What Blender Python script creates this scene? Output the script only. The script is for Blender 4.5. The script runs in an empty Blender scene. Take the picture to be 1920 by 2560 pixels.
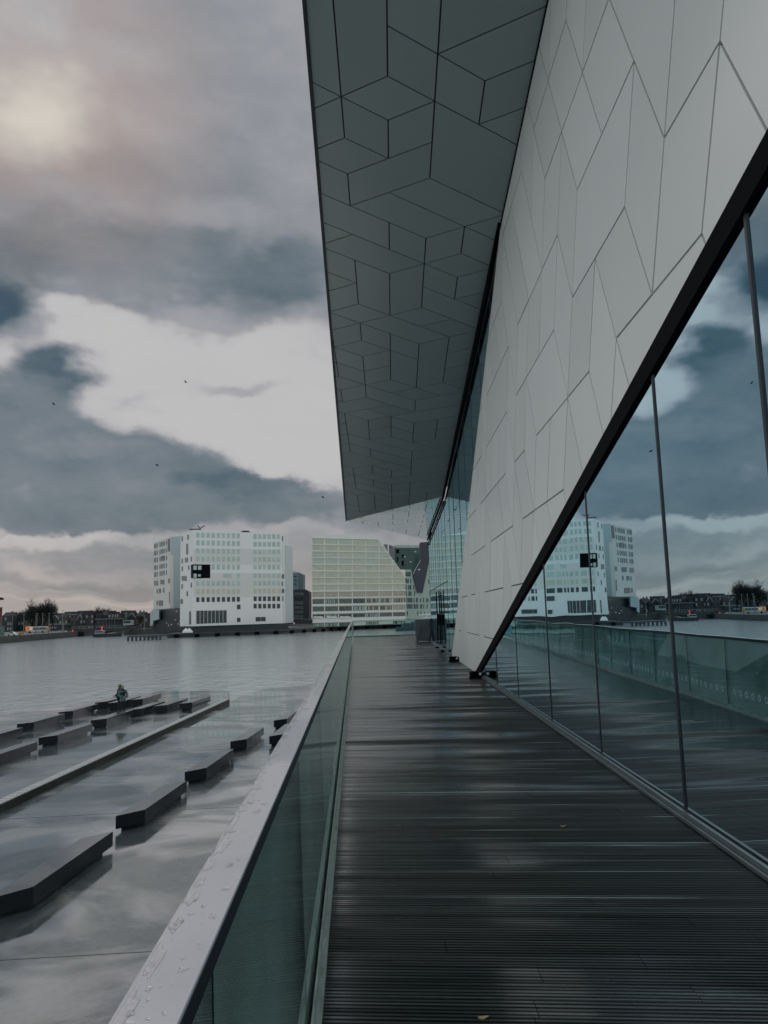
import bpy, math, random
from mathutils import Vector, Matrix
R = math.radians
random.seed(7)
scene = bpy.context.scene
col = scene.collection

# ------------------------------------------------------------------ camera
F = 1900.0; PITCH = R(7.6); ROLL = 0.028; EYE = Vector((0, 0, 1.6))
dv = Vector((0, math.cos(PITCH), math.sin(PITCH)))
r0 = Vector((1, 0, 0)); u0 = Vector((0, -math.sin(PITCH), math.cos(PITCH)))
uv_ = math.cos(ROLL)*u0 + math.sin(ROLL)*r0
rv_ = math.cos(ROLL)*r0 - math.sin(ROLL)*u0
cam = bpy.data.cameras.new('camera'); co = bpy.data.objects.new('camera', cam); col.objects.link(co)
m = Matrix((rv_, uv_, -dv)).transposed().to_4x4(); m.translation = EYE
co.matrix_world = m
cam.sensor_fit = 'HORIZONTAL'; cam.sensor_width = 36; cam.lens = 36*F/1920
cam.clip_start = 0.05; cam.clip_end = 6000
scene.camera = co

def ray(x, y): return dv + (x-960)/F*rv_ + (1280-y)/F*uv_
def G(x, y, z):
    v = ray(x, y); return EYE + v*((z-EYE.z)/v.z)
def D(x, y, Y):
    v = ray(x, y); return EYE + v*(Y/v.y)
def PL(x, y, a, b):
    """point of the vertical plane through the plan points a, b seen at a pixel"""
    n = Vector((b[1]-a[1], -(b[0]-a[0]), 0)).normalized()
    v = ray(x, y); return EYE + v*((Vector((a[0], a[1], 0))-EYE).dot(n)/v.dot(n))

# ------------------------------------------------------------------ materials
MATS = {}
def nt(m): m.use_nodes = True; return m.node_tree.nodes, m.node_tree.links
def mat(name, c, rough=.5, metal=0, var=.15, scale=3, spec=.5, bump=0, bscale=30, coat=0, stretch=(1, 1, 1), rvar=0, emit=None):
    if name in MATS: return MATS[name]
    m = bpy.data.materials.new(name); n, l = nt(m)
    b = n['Principled BSDF']
    b.inputs['Roughness'].default_value = rough; b.inputs['Metallic'].default_value = metal
    b.inputs['Specular IOR Level'].default_value = spec; b.inputs['Coat Weight'].default_value = coat
    tc = n.new('ShaderNodeTexCoord'); mp = n.new('ShaderNodeMapping'); mp.inputs['Scale'].default_value = stretch
    l.new(tc.outputs['Object'], mp.inputs['Vector'])
    ns = n.new('ShaderNodeTexNoise'); ns.inputs['Scale'].default_value = scale; ns.inputs['Detail'].default_value = 6
    l.new(mp.outputs['Vector'], ns.inputs['Vector'])
    mx = n.new('ShaderNodeMix'); mx.data_type = 'RGBA'
    mx.inputs[6].default_value = tuple(v*(1-var) for v in c)+(1,); mx.inputs[7].default_value = tuple(min(1, v*(1+var)) for v in c)+(1,)
    l.new(ns.outputs['Fac'], mx.inputs[0]); l.new(mx.outputs[2], b.inputs['Base Color'])
    if rvar:
        mr = n.new('ShaderNodeMapRange'); mr.inputs[1].default_value = .35; mr.inputs[2].default_value = .65
        mr.inputs[3].default_value = max(.02, rough-rvar); mr.inputs[4].default_value = rough+rvar
        l.new(ns.outputs['Fac'], mr.inputs[0]); l.new(mr.outputs[0], b.inputs['Roughness'])
    if bump:
        n2 = n.new('ShaderNodeTexNoise'); n2.inputs['Scale'].default_value = bscale; n2.inputs['Detail'].default_value = 4
        l.new(mp.outputs['Vector'], n2.inputs['Vector'])
        bp = n.new('ShaderNodeBump'); bp.inputs['Strength'].default_value = bump; bp.inputs['Distance'].default_value = .02
        l.new(n2.outputs['Fac'], bp.inputs['Height']); l.new(bp.outputs[0], b.inputs['Normal'])
    if emit:
        b.inputs['Emission Color'].default_value = tuple(emit[:3])+(1,); b.inputs['Emission Strength'].default_value = emit[3]
    MATS[name] = m; return m

def glass_mat(name, tint, refl, ior=1.5, boost=0.0, gtint=(1, 1, 1), rough=0.0, wob=0.0, film=0.0):
    m = bpy.data.materials.new(name); n, l = nt(m); n.clear()
    out = n.new('ShaderNodeOutputMaterial'); tr = n.new('ShaderNodeBsdfTransparent'); gl = n.new('ShaderNodeBsdfGlossy')
    tr.inputs[0].default_value = tuple(tint)+(1,); gl.inputs['Color'].default_value = tuple(gtint)+(1,); gl.inputs['Roughness'].default_value = rough
    fr = n.new('ShaderNodeFresnel'); fr.inputs[0].default_value = ior
    geo = n.new('ShaderNodeNewGeometry'); inv = n.new('ShaderNodeMath'); inv.operation = 'MULTIPLY_ADD'
    # same reflectance on both faces of the sheet
    bf = n.new('ShaderNodeMix'); bf.data_type = 'FLOAT'
    fr.inputs[0].default_value = ior; fr2 = n.new('ShaderNodeFresnel'); fr2.inputs[0].default_value = 1/ior
    f3 = n.new('ShaderNodeLayerWeight'); f3.inputs[0].default_value = refl
    cl = n.new('ShaderNodeMath'); cl.operation = 'ADD'; cl.use_clamp = True; cl.inputs[1].default_value = boost
    l.new(f3.outputs['Fresnel'], cl.inputs[0])
    n.remove(inv); n.remove(bf); n.remove(fr); n.remove(fr2); n.remove(geo)
    mx = n.new('ShaderNodeMixShader'); l.new(cl.outputs[0], mx.inputs[0]); l.new(tr.outputs[0], mx.inputs[1]); l.new(gl.outputs[0], mx.inputs[2])
    l.new(mx.outputs[0], out.inputs[0])
    if film:      # wet film whose pale colour stands in for reflected and transmitted light
        df = n.new('ShaderNodeBsdfTranslucent'); d2 = n.new('ShaderNodeBsdfDiffuse'); df.inputs[0].default_value = (.58, .70, .67, 1); d2.inputs[0].default_value = (.58, .70, .67, 1)
        m1 = n.new('ShaderNodeMixShader'); m1.inputs[0].default_value = .5; l.new(df.outputs[0], m1.inputs[1]); l.new(d2.outputs[0], m1.inputs[2])
        tcf = n.new('ShaderNodeTexCoord'); nf = n.new('ShaderNodeTexNoise'); nf.inputs['Scale'].default_value = 2.5; nf.inputs['Detail'].default_value = 8; l.new(tcf.outputs['Object'], nf.inputs['Vector'])
        mf = n.new('ShaderNodeMapRange'); mf.inputs[1].default_value = .3; mf.inputs[2].default_value = .75; mf.inputs[3].default_value = film*.6; mf.inputs[4].default_value = film*2.4; l.new(nf.outputs['Fac'], mf.inputs[0])
        m2 = n.new('ShaderNodeMixShader'); l.new(mf.outputs[0], m2.inputs[0]); l.new(mx.outputs[0], m2.inputs[1]); l.new(m1.outputs[0], m2.inputs[2]); l.new(m2.outputs[0], out.inputs[0])
    if wob:
        tc = n.new('ShaderNodeTexCoord'); ns = n.new('ShaderNodeTexNoise'); ns.inputs['Scale'].default_value = .55; ns.inputs['Detail'].default_value = 1
        bp = n.new('ShaderNodeBump'); bp.inputs['Strength'].default_value = 1; bp.inputs['Distance'].default_value = wob
        l.new(tc.outputs['Object'], ns.inputs['Vector']); l.new(ns.outputs['Fac'], bp.inputs['Height']); l.new(bp.outputs[0], gl.inputs['Normal'])
    MATS[name] = m; return m

def cladding_mat(name, c, rough, spec, coat=0):
    """glossy facade panels, each panel a hair different (vertex attribute 'tone')"""
    m = bpy.data.materials.new(name); n, l = nt(m); b = n['Principled BSDF']
    at = n.new('ShaderNodeAttribute'); at.attribute_name = 'tone'
    ns = n.new('ShaderNodeTexNoise'); ns.inputs['Scale'].default_value = .7; ns.inputs['Detail'].default_value = 7; ns.inputs['Roughness'].default_value = .65
    tc = n.new('ShaderNodeTexCoord'); l.new(tc.outputs['Object'], ns.inputs['Vector'])
    sm = n.new('ShaderNodeMath'); sm.operation = 'MULTIPLY_ADD'; sm.inputs[1].default_value = .5; l.new(at.outputs['Fac'], sm.inputs[0]); 
    hf = n.new('ShaderNodeMath'); hf.operation = 'MULTIPLY'; hf.inputs[1].default_value = .5; l.new(ns.outputs['Fac'], hf.inputs[0]); l.new(hf.outputs[0], sm.inputs[2])
    mx = n.new('ShaderNodeMix'); mx.data_type = 'RGBA'
    mx.inputs[6].default_value = tuple(v*.88 for v in c)+(1,); mx.inputs[7].default_value = tuple(min(1, v*1.08) for v in c)+(1,)
    l.new(sm.outputs[0], mx.inputs[0]); l.new(mx.outputs[2], b.inputs['Base Color'])
    b.inputs['Roughness'].default_value = rough; b.inputs['Specular IOR Level'].default_value = spec
    b.inputs['Coat Weight'].default_value = coat; b.inputs['Coat Roughness'].default_value = .24 if coat < 1 else .06; b.inputs['Coat IOR'].default_value = 1.5 if coat < 1 else 2.2
    MATS[name] = m; return m

# ------------------------------------------------------------------ objects
ORG = {}
def setp(o, label=None, cat=None, group=None, kind=None):
    if label: o['label'] = label
    if cat: o['category'] = cat
    if group: o['group'] = group
    if kind: o['kind'] = kind
    return o
def thing(name, loc, label, cat, group=None, rz=0):
    o = bpy.data.objects.new(name, None); col.objects.link(o); o.location = loc; o.rotation_euler.z = rz
    o.empty_display_size = .2; ORG[o.name] = Vector(loc); return setp(o, label, cat, group)

class MB:
    def __init__(s): s.v = []; s.f = []; s.mi = []; s.tone = []
    def face(s, pts, mi=0, tone=.5):
        i = len(s.v); s.v += [Vector(p) for p in pts]; s.f.append(tuple(range(i, i+len(pts)))); s.mi.append(mi); s.tone.append(tone)
    def prism(s, pts, off, mi=0, tone=.5, smi=None):
        """polygon pts swept by the vector off"""
        p = [Vector(q) for q in pts]; off = Vector(off); n = len(p); i = len(s.v)
        s.v += p+[q+off for q in p]
        nrm = Vector((0, 0, 0))
        for k in range(n): nrm += p[k].cross(p[(k+1) % n])
        flip = nrm.dot(off) > 0
        a = tuple(range(i, i+n)); b = tuple(range(i+n, i+2*n))
        s.f.append(a[::-1] if flip else a); s.f.append(b if flip else b[::-1]); s.mi += [mi, mi]; s.tone += [tone, tone]
        for k in range(n):
            k2 = (k+1) % n; q = (i+k, i+k2, i+n+k2, i+n+k)
            s.f.append(q if flip else q[::-1]); s.mi.append(mi if smi is None else smi); s.tone.append(tone)
        return s
    def box(s, a, b, mi=0):
        (x0, y0, z0), (x1, y1, z1) = a, b
        return s.prism([(x0, y0, z0), (x1, y0, z0), (x1, y1, z0), (x0, y1, z0)], (0, 0, z1-z0), mi)
    def bar(s, a, b, w, h=None, mi=0, up=(0, 0, 1)):
        a = Vector(a); b = Vector(b); d = (b-a); h = w if h is None else h
        up = Vector(up); sx = d.cross(up)
        if sx.length < 1e-6: sx = Vector((1, 0, 0))
        sx.normalize(); sy = sx.cross(d).normalized()
        q = [a-sx*w/2-sy*h/2, a+sx*w/2-sy*h/2, a+sx*w/2+sy*h/2, a-sx*w/2+sy*h/2]
        return s.prism(q, d, mi)
    def tube(s, pts, rad, n=8, mi=0, cap=True):
        rings = []
        for k, p in enumerate(pts):
            p = Vector(p); d = (Vector(pts[min(k+1, len(pts)-1)])-Vector(pts[max(k-1, 0)])).normalized()
            sx = d.cross(Vector((0, 0, 1)));
            if sx.length < 1e-4: sx = Vector((1, 0, 0))
            sx.normalize(); sy = sx.cross(d)
            rr = rad[k] if isinstance(rad, (list, tuple)) else rad
            i = len(s.v); s.v += [p+sx*math.cos(t)*rr+sy*math.sin(t)*rr for t in [6.2832*q/n for q in range(n)]]; rings.append(i)
        for k in range(len(rings)-1):
            for q in range(n):
                q2 = (q+1) % n
                s.f.append((rings[k]+q, rings[k+1]+q, rings[k+1]+q2, rings[k]+q2)); s.mi.append(mi); s.tone.append(.5)
        if cap:
            s.f.append(tuple(rings[0]+q for q in range(n))); s.f.append(tuple(rings[-1]+q for q in range(n))[::-1]); s.mi += [mi, mi]; s.tone += [.5, .5]
        return s
    def build(s, name, mats, parent=None, smooth=False, bevel=0, kind=None, label=None, cat=None, group=None, tone=False):
        o0 = ORG[parent.name] if parent else (Vector(s.origin) if hasattr(s, 'origin') else Vector((0, 0, 0)))
        me = bpy.data.meshes.new(name); me.from_pydata([v-o0 for v in s.v], [], s.f)
        mats = mats if isinstance(mats, (list, tuple)) else [mats]
        for q in mats: me.materials.append(q)
        me.polygons.foreach_set('material_index', s.mi)
        if smooth: me.polygons.foreach_set('use_smooth', [True]*len(s.f))
        if tone:
            at = me.attributes.new('tone', 'FLOAT', 'FACE'); at.data.foreach_set('value', s.tone)
        me.update()
        o = bpy.data.objects.new(name, me); col.objects.link(o)
        if parent: o.parent = parent
        else: o.location = o0
        ORG[o.name] = o0
        if bevel:
            bv = o.modifiers.new('bevel', 'BEVEL'); bv.width = bevel; bv.segments = 2; bv.limit_method = 'ANGLE'
        return setp(o, label, cat, group, kind)

def children(o): return [c for c in bpy.data.objects if c.parent == o]
KIDS = {}
def copy_tree(o, parent=None):
    c = o.copy(); col.objects.link(c)
    if parent: c.parent = parent
    for ch in children(o) if o.name not in KIDS else KIDS[o.name]: copy_tree(ch, c)
    return c

# ------------------------------------------------------------------ material set
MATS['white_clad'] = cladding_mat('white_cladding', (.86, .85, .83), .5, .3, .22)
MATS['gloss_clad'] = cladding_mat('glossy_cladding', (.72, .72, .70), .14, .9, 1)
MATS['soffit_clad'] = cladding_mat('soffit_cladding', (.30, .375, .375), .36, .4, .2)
DARK = mat('black_seam', (.006, .007, .009), .6)
BLACK = mat('black_steel', (.003, .0035, .005), .8, 0, .3, spec=.08)
WGLASS = glass_mat('window_glass', (.10, .14, .15), .62, boost=.56, gtint=(.66, .90, 1.0), wob=.006)
RGLASS = glass_mat('railing_glass', (.89, .95, .94), .34, boost=.05, gtint=(.88, 1.0, .97), film=.085)
EGLASS = glass_mat('clear_glass', (.86, .94, .92), .2, gtint=(.9, 1, .98))
RGLASS_EDGE = mat('glass_edge', (.02, .05, .045), .15)
RAIL = mat('rail_metal', (.50, .49, .53), .28, .15, .05, 2, rvar=.04, coat=.5)
CURB = mat('curb_metal', (.58, .60, .54), .4, .0, .5, 9, rvar=.15, stretch=(3, .6, 3))
RINGW = mat('white_marking', (.85, .85, .83), .5)
def _frost():
    n, l = nt(RINGW); tl = n.new('ShaderNodeBsdfTranslucent'); tl.inputs[0].default_value = (.9, .9, .88, 1); mx = n.new('ShaderNodeMixShader'); mx.inputs[0].default_value = .9
    o_ = n['Material Output']; l.new(n['Principled BSDF'].outputs[0], mx.inputs[1]); l.new(tl.outputs[0], mx.inputs[2]); l.new(mx.outputs[0], o_.inputs[0])
_frost()
STEEL = mat('mullion_steel', (.045, .05, .058), .45, .3, .3)

# ------------------------------------------------------------------ film museum
def wx(Y): return 2.20+.005*Y
WY = lambda Y, z, o=0: Vector((wx(Y)-o, Y, z))
SC = 6.05+.10*2.34+.15*28.75
def sz(X, Y): return SC-.10*X-.15*Y
mus = thing('museum_building', (2.2, 20, 0), 'angular white panelled building with overhanging roof and mirror glass beside the boardwalk', 'building')

def clip(poly, nx, ny, c):
    out = []
    for i in range(len(poly)):
        p, q = poly[i], poly[(i+1) % len(poly)]
        a, b = p[0]*nx+p[1]*ny-c, q[0]*nx+q[1]*ny-c
        if a <= 0: out.append(p)
        if (a < 0 < b) or (b < 0 < a):
            t = a/(a-b); out.append((p[0]+(q[0]-p[0])*t, p[1]+(q[1]-p[1])*t))
    return out
def edges(poly):
    A = sum(poly[i][0]*poly[(i+1) % len(poly)][1]-poly[(i+1) % len(poly)][0]*poly[i][1] for i in range(len(poly)))
    s = 1 if A > 0 else -1; r = []
    for i in range(len(poly)):
        p, q = poly[i], poly[(i+1) % len(poly)]; dx, dy = q[0]-p[0], q[1]-p[1]; L = math.hypot(dx, dy)
        if L < 1e-6: continue
        nx, ny = s*dy/L, -s*dx/L; r.append((nx, ny, nx*p[0]+ny*p[1]))
    return r
def tiling(face, w, h, o, seed, sizes):
    """random parallelograms on a triangular lattice, cut to the convex polygon face"""
    rnd = random.Random(seed); fe = edges(face)
    us = [p[0] for p in face]; vs = [p[1] for p in face]
    j0 = int((min(vs)-o[1])/h)-3; j1 = int((max(vs)-o[1])/h)+3
    def pt(i, j): return (o[0]+i*w+j*w/2, o[1]+j*h)
    def ring(i, j): return [(i, j, 0), (i-1, j, 1), (i-1, j, 0), (i-1, j-1, 1), (i, j-1, 0), (i, j-1, 1)]
    mate = {}; anch = []
    for j in range(j0, j1):
        i0 = int((min(us)-o[0]-j*w/2)/w)-3; i1 = int((max(us)-o[0]-j*w/2)/w)+3
        for i in range(i0, i1): anch.append((i, j))
    for (i, j) in anch:
        if (i-j) % 3 == 0:
            r = ring(i, j)
            for k in (0, 2, 4): mate[r[k]] = r[k+1]; mate[r[k+1]] = r[k]
    for _ in range(int(len(anch)*sizes[0])):      # flip three lozenges about a vertex
        i, j = rnd.choice(anch); r = ring(i, j)
        if all(mate.get(r[k]) == r[(k+1) % 6] for k in (0, 2, 4)): q = (1, 3, 5)
        elif all(mate.get(r[k]) == r[(k+1) % 6] for k in (1, 3, 5)): q = (0, 2, 4)
        else: continue
        for k in q: mate[r[k]] = r[(k+1) % 6]; mate[r[(k+1) % 6]] = r[k]
    T = {0: ((1, 0), (0, 1)), 1: ((1, 0), (-1, 1)), 2: ((0, 1), (-1, 1))}
    cells = {}
    for (i, j) in anch:
        m_ = mate.get((i, j, 0))
        if m_ == (i, j, 1): cells[(i, j)] = cells.get((i, j), [])+[0]
        elif m_ == (i-1, j, 1): cells[(i, j)] = cells.get((i, j), [])+[1]
        elif m_ == (i, j-1, 1): cells[(i+1, j-1)] = cells.get((i+1, j-1), [])+[2]
    left = {(i, j, t) for (i, j), ts in cells.items() for t in ts}
    tiles = []; order = sorted(left); rnd.shuffle(order)
    for (p, q), frac in sizes[1]:
        for (i, j, t) in order:
            if (i, j, t) not in left or rnd.random() > frac: continue
            (ax, ay), (bx, by) = T[t]; P_, Q_ = (p, q) if rnd.random() < .5 else (q, p)
            need = [(i+a*ax+b*bx, j+a*ay+b*by, t) for a in range(P_) for b in range(Q_)]
            if all(k in left for k in need):
                for k in need: left.discard(k)
                tiles.append([pt(i, j), pt(i+P_*ax, j+P_*ay), pt(i+P_*ax+Q_*bx, j+P_*ay+Q_*by), pt(i+Q_*bx, j+Q_*by)])
    out = []
    for t in tiles:
        for e in edges(t): t = clip(t, e[0], e[1], e[2]-.011)
        for e in fe:
            if not t: break
            t = clip(t, e[0], e[1], e[2]-.003)
        if len(t) >= 3: out.append(t)
    return out
def clad(name, face, frame, w, h, o, seed, thick, m, sizes, parent, wob=.0012):
    O, eu, ev, n = frame; mb = MB(); rnd = random.Random(seed+5)
    for t in tiling(face, w, h, o, seed, sizes):
        cx = sum(p[0] for p in t)/len(t); cy = sum(p[1] for p in t)/len(t); a, b = rnd.gauss(0, wob), rnd.gauss(0, wob)
        P = [O+eu*p[0]+ev*p[1]+n*(thick+a*(p[0]-cx)+b*(p[1]-cy)) for p in t]
        mb.prism([q-n*thick for q in P], n*thick, 0, rnd.random())
    ob = mb.build(name, m, parent, tone=True)
    bk = MB(); bk.prism([O+eu*p[0]+ev*p[1]-n*.002 for p in face], -n*.10); b = bk.build('backing', DARK, ob)
    return ob
SZ = (13, [((2, 2), .08), ((1, 3), .12), ((1, 2), .42), ((1, 1), 1)]); SZ2 = (9, [((2, 2), .35), ((1, 3), .3), ((1, 2), .75), ((1, 1), 1)])
wn = Vector((-1, .005, 0)).normalized()
face_w = [(20.35, 0), (28.0, 0), (20.16, 4.46), (12.9, 8.56), (-7, sz(2.17, -7)-.04), (-7, .2557*27.35)]
face_w = [(28.0, .0), (12.9, sz(2.26, 12.9)-.03), (-7, sz(2.17, -7)-.03), (-7, .2557*27.35), (20.35, 0)]
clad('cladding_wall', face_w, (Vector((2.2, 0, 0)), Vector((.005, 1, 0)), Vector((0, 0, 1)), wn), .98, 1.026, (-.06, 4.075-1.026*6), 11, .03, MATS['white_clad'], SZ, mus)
# soffit: slopes down away from the camera
tip = Vector((-1.661, 33.49, 5.739)); B = Vector((2.359, 28.95, 6.018)); E = Vector((2.41, 42.08, 5.60))
tip.z = sz(tip.x, tip.y); B.z = sz(B.x, B.y)
eu = Vector((.005, 1, -.15)).normalized(); sn = -Vector((.10, .15, 1)).normalized(); ev = sn.cross(eu).normalized()
if ev.x < 0: ev = -ev
O = Vector((0, 0, sz(0, 0)))
def suv(X, Y):
    p = Vector((X, Y, sz(X, Y)))-O; return (p.dot(eu), p.dot(ev))
sp = [suv(tip.x, tip.y), suv(B.x, B.y), suv(wx(-7)-.035, -7), suv(-.262, -7)]
u9, v9 = suv(.222, 9.4)
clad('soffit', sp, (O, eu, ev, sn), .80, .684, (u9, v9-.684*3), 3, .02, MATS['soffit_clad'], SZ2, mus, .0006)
# upturned end facet of the overhang
fn = (B-tip).cross(E-tip).normalized()
if fn.z > 0: fn = -fn
e1 = (E-B).normalized(); e2 = fn.cross(e1).normalized()
ff = [((p-tip).dot(e1), (p-tip).dot(e2)) for p in (tip, B, E)]
clad('end_soffit', ff, (tip, e1, e2, fn), .80, .684, (0, 0), 9, .02, MATS['gloss_clad'], SZ2, mus, .0006)
# roof body above the overhang
rf = MB()
po = [Vector((-.262, -7, sz(-.262, -7))), tip, E, Vector((wx(-7), -7, sz(wx(-7), -7)))]
up = Vector((0, 0, .12))
q = [p+up for p in po]; cap = [Vector((1.4, -7, 13.5)), Vector((1.2, 33, 8.2)), Vector((3.2, 42, 8.0)), Vector((9, -7, 14))]
for a, b in ((0, 1), (1, 2)): rf.face([q[a], q[b], cap[b], cap[a]])
rf.face(cap)
rf.build('roof', MATS['white_clad'], mus, tone=True)
tr = MB(); tr.bar(po[0]+Vector((-.03, 0, .04)), tip+Vector((-.03, .03, .04)), .05, .16); tr.build('edge_trim', STEEL, mus)
# black beam between cladding and the near window
bm = MB(); s_ = .2557
bm.prism([WY(20.35, 0, .034), WY(-7, s_*27.35, .034), WY(-7, s_*27.35-.19, .034), WY(19.6, .0, .034)], -wn*.10)
bm.build('trim_beam', BLACK, mus)
# seam trims along the soffit
tr = MB()
tr.prism([WY(-7, sz(2.165, -7), .0), WY(12.9, sz(2.26, 12.9), .0), WY(12.9, sz(2.26, 12.9)-.05, .0), WY(-7, sz(2.165, -7)-.05, .0)], wn*.045)
tr.prism([WY(12.7, sz(2.26, 12.7), .02), WY(B.y, B.z, .02), WY(B.y, B.z-.10, .02), WY(19, sz(2.3, 19)-.24, .02), WY(14.3, sz(2.3, 14.3)-.22, .02)], wn*.07)
tr.bar(WY(B.y, B.z-.05, .04), WY(E.y, E.z-.05, .04), .05, .05); tr.bar(WY(B.y, B.z-.22, .04), WY(E.y, E.z-.3, .04), .04, .05)
tr.build('trim_beam', BLACK, mus)
def window(poly, mull, rails, mw=.028, proud=.010):
    yy = [p[0] for p in poly]
    def zr(Y):
        zs = []
        for i in range(len(poly)):
            (a, b), (c, d) = poly[i], poly[(i+1) % len(poly)]
            if min(a, c) <= Y <= max(a, c) and a != c: zs.append(b+(d-b)*(Y-a)/(c-a))
        return min(zs), max(zs)
    for Y in mull:
        z0, z1 = zr(Y); f = MB(); f.box((wx(Y)-proud, Y-mw/2, z0), (wx(Y)+.10, Y+mw/2, z1-.02)); f.build('mullion', STEEL, mus)
    for (a, b) in rails:
        f = MB(); f.bar(WY(a[0], a[1], proud-.03), WY(b[0], b[1], proud-.03), .05, .05); f.build('transom', STEEL, mus)
    ys = sorted(set([min(yy)]+[Y for Y in mull if min(yy) < Y < max(yy)]+[max(yy)]))
    for a, b in zip(ys, ys[1:]):
        cp = clip(clip([tuple(p) for p in poly], 1, 0, b-.012), -1, 0, -(a+.012))
        if len(cp) >= 3:
            t = random.gauss(0, .0012)
            g = MB(); g.prism([WY(p[0], p[1], .0+t*(p[0]-a)) for p in cp], (.012, 0, 0)); g.build('window_pane', WGLASS, mus)
near = [(-7, .07), (19.0, .07), (-7, s_*26.35)]
window([(-7, .07), (19.45, .07), (-7, s_*26.7)], [-4, -1.5, .6, 2.5, 4.297, 6.03, 8.34, 10.85, 13.6, 16.3, 18.4], [])
# skirting channel along the glass
sk = MB()
for o_, z0, z1, w_ in ((.060, .004, .028, .022), (.030, .004, .060, .026)):
    sk.prism([(wx(-7)-o_-w_/2, -7, z0), (wx(-7)-o_+w_/2, -7, z0), (wx(-7)-o_+w_/2, -7, z1), (wx(-7)-o_-w_/2, -7, z1)], (wx(19.6)-wx(-7), 26.6, 0))
    sk.prism([(wx(28.1)-o_-w_/2, 28.1, z0), (wx(28.1)-o_+w_/2, 28.1, z0), (wx(28.1)-o_+w_/2, 28.1, z1), (wx(28.1)-o_-w_/2, 28.1, z1)], (wx(41.9)-wx(28.1), 13.8, 0))
sk.build('window_channel', mat('channel_metal', (.16, .19, .20), .4, .5, .3, 6), mus)
far = [(28.0, .07), (41.9, .07), (41.9, 5.5), (28.75, B.z-.12), (12.9, sz(2.26, 12.9)-.2)]
window(far, [14.8, 16.8, 18.9, 21, 23, 25.2, 27, 29.4, 31.3, 33.2, 34.4, 36.2, 37.9, 39.8, 41.87], [((28.9, 2.75), (41.9, 2.75))], .028, .006)
for Y in (32.9, 34.7):
    h_ = MB(); h_.tube([WY(Y, .25, .10), WY(Y, 2.5, .10)], .028, 8)
    for z in (.4, 2.3): h_.bar(WY(Y, z, .10), WY(Y, z, -.02), .03, .03)
    h_.build('door_handle', BLACK, mus, smooth=False)
h_ = MB(); h_.box((wx(33.6)-.14, 33.5, 1.02), (wx(33.6)-.01, 33.85, 1.5)); h_.build('access_panel', BLACK, mus, bevel=.015)
# interior: floor, rear walls, ceiling
it = MB()
it.box((2.27, -7, -.05), (9, 42, .0)); it.box((9, -7.1, -.05), (9.2, 42.1, 9)); it.box((2.45, 41.95, 0), (9, 42.1, 6)); it.box((2.3, -7.2, 0), (9, -7.05, 9))
it.build('interior', mat('dark_interior', (.022, .026, .032), .6, 0, .3), mus)
for k in range(6):
    it = MB(); it.box((6.5+.1*(k % 2), 1+k*6.2, 0), (6.9, 1.35+k*6.2, 6))
    it.build('interior_column', mat('interior_grey', (.05, .055, .06), .5), mus)

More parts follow.
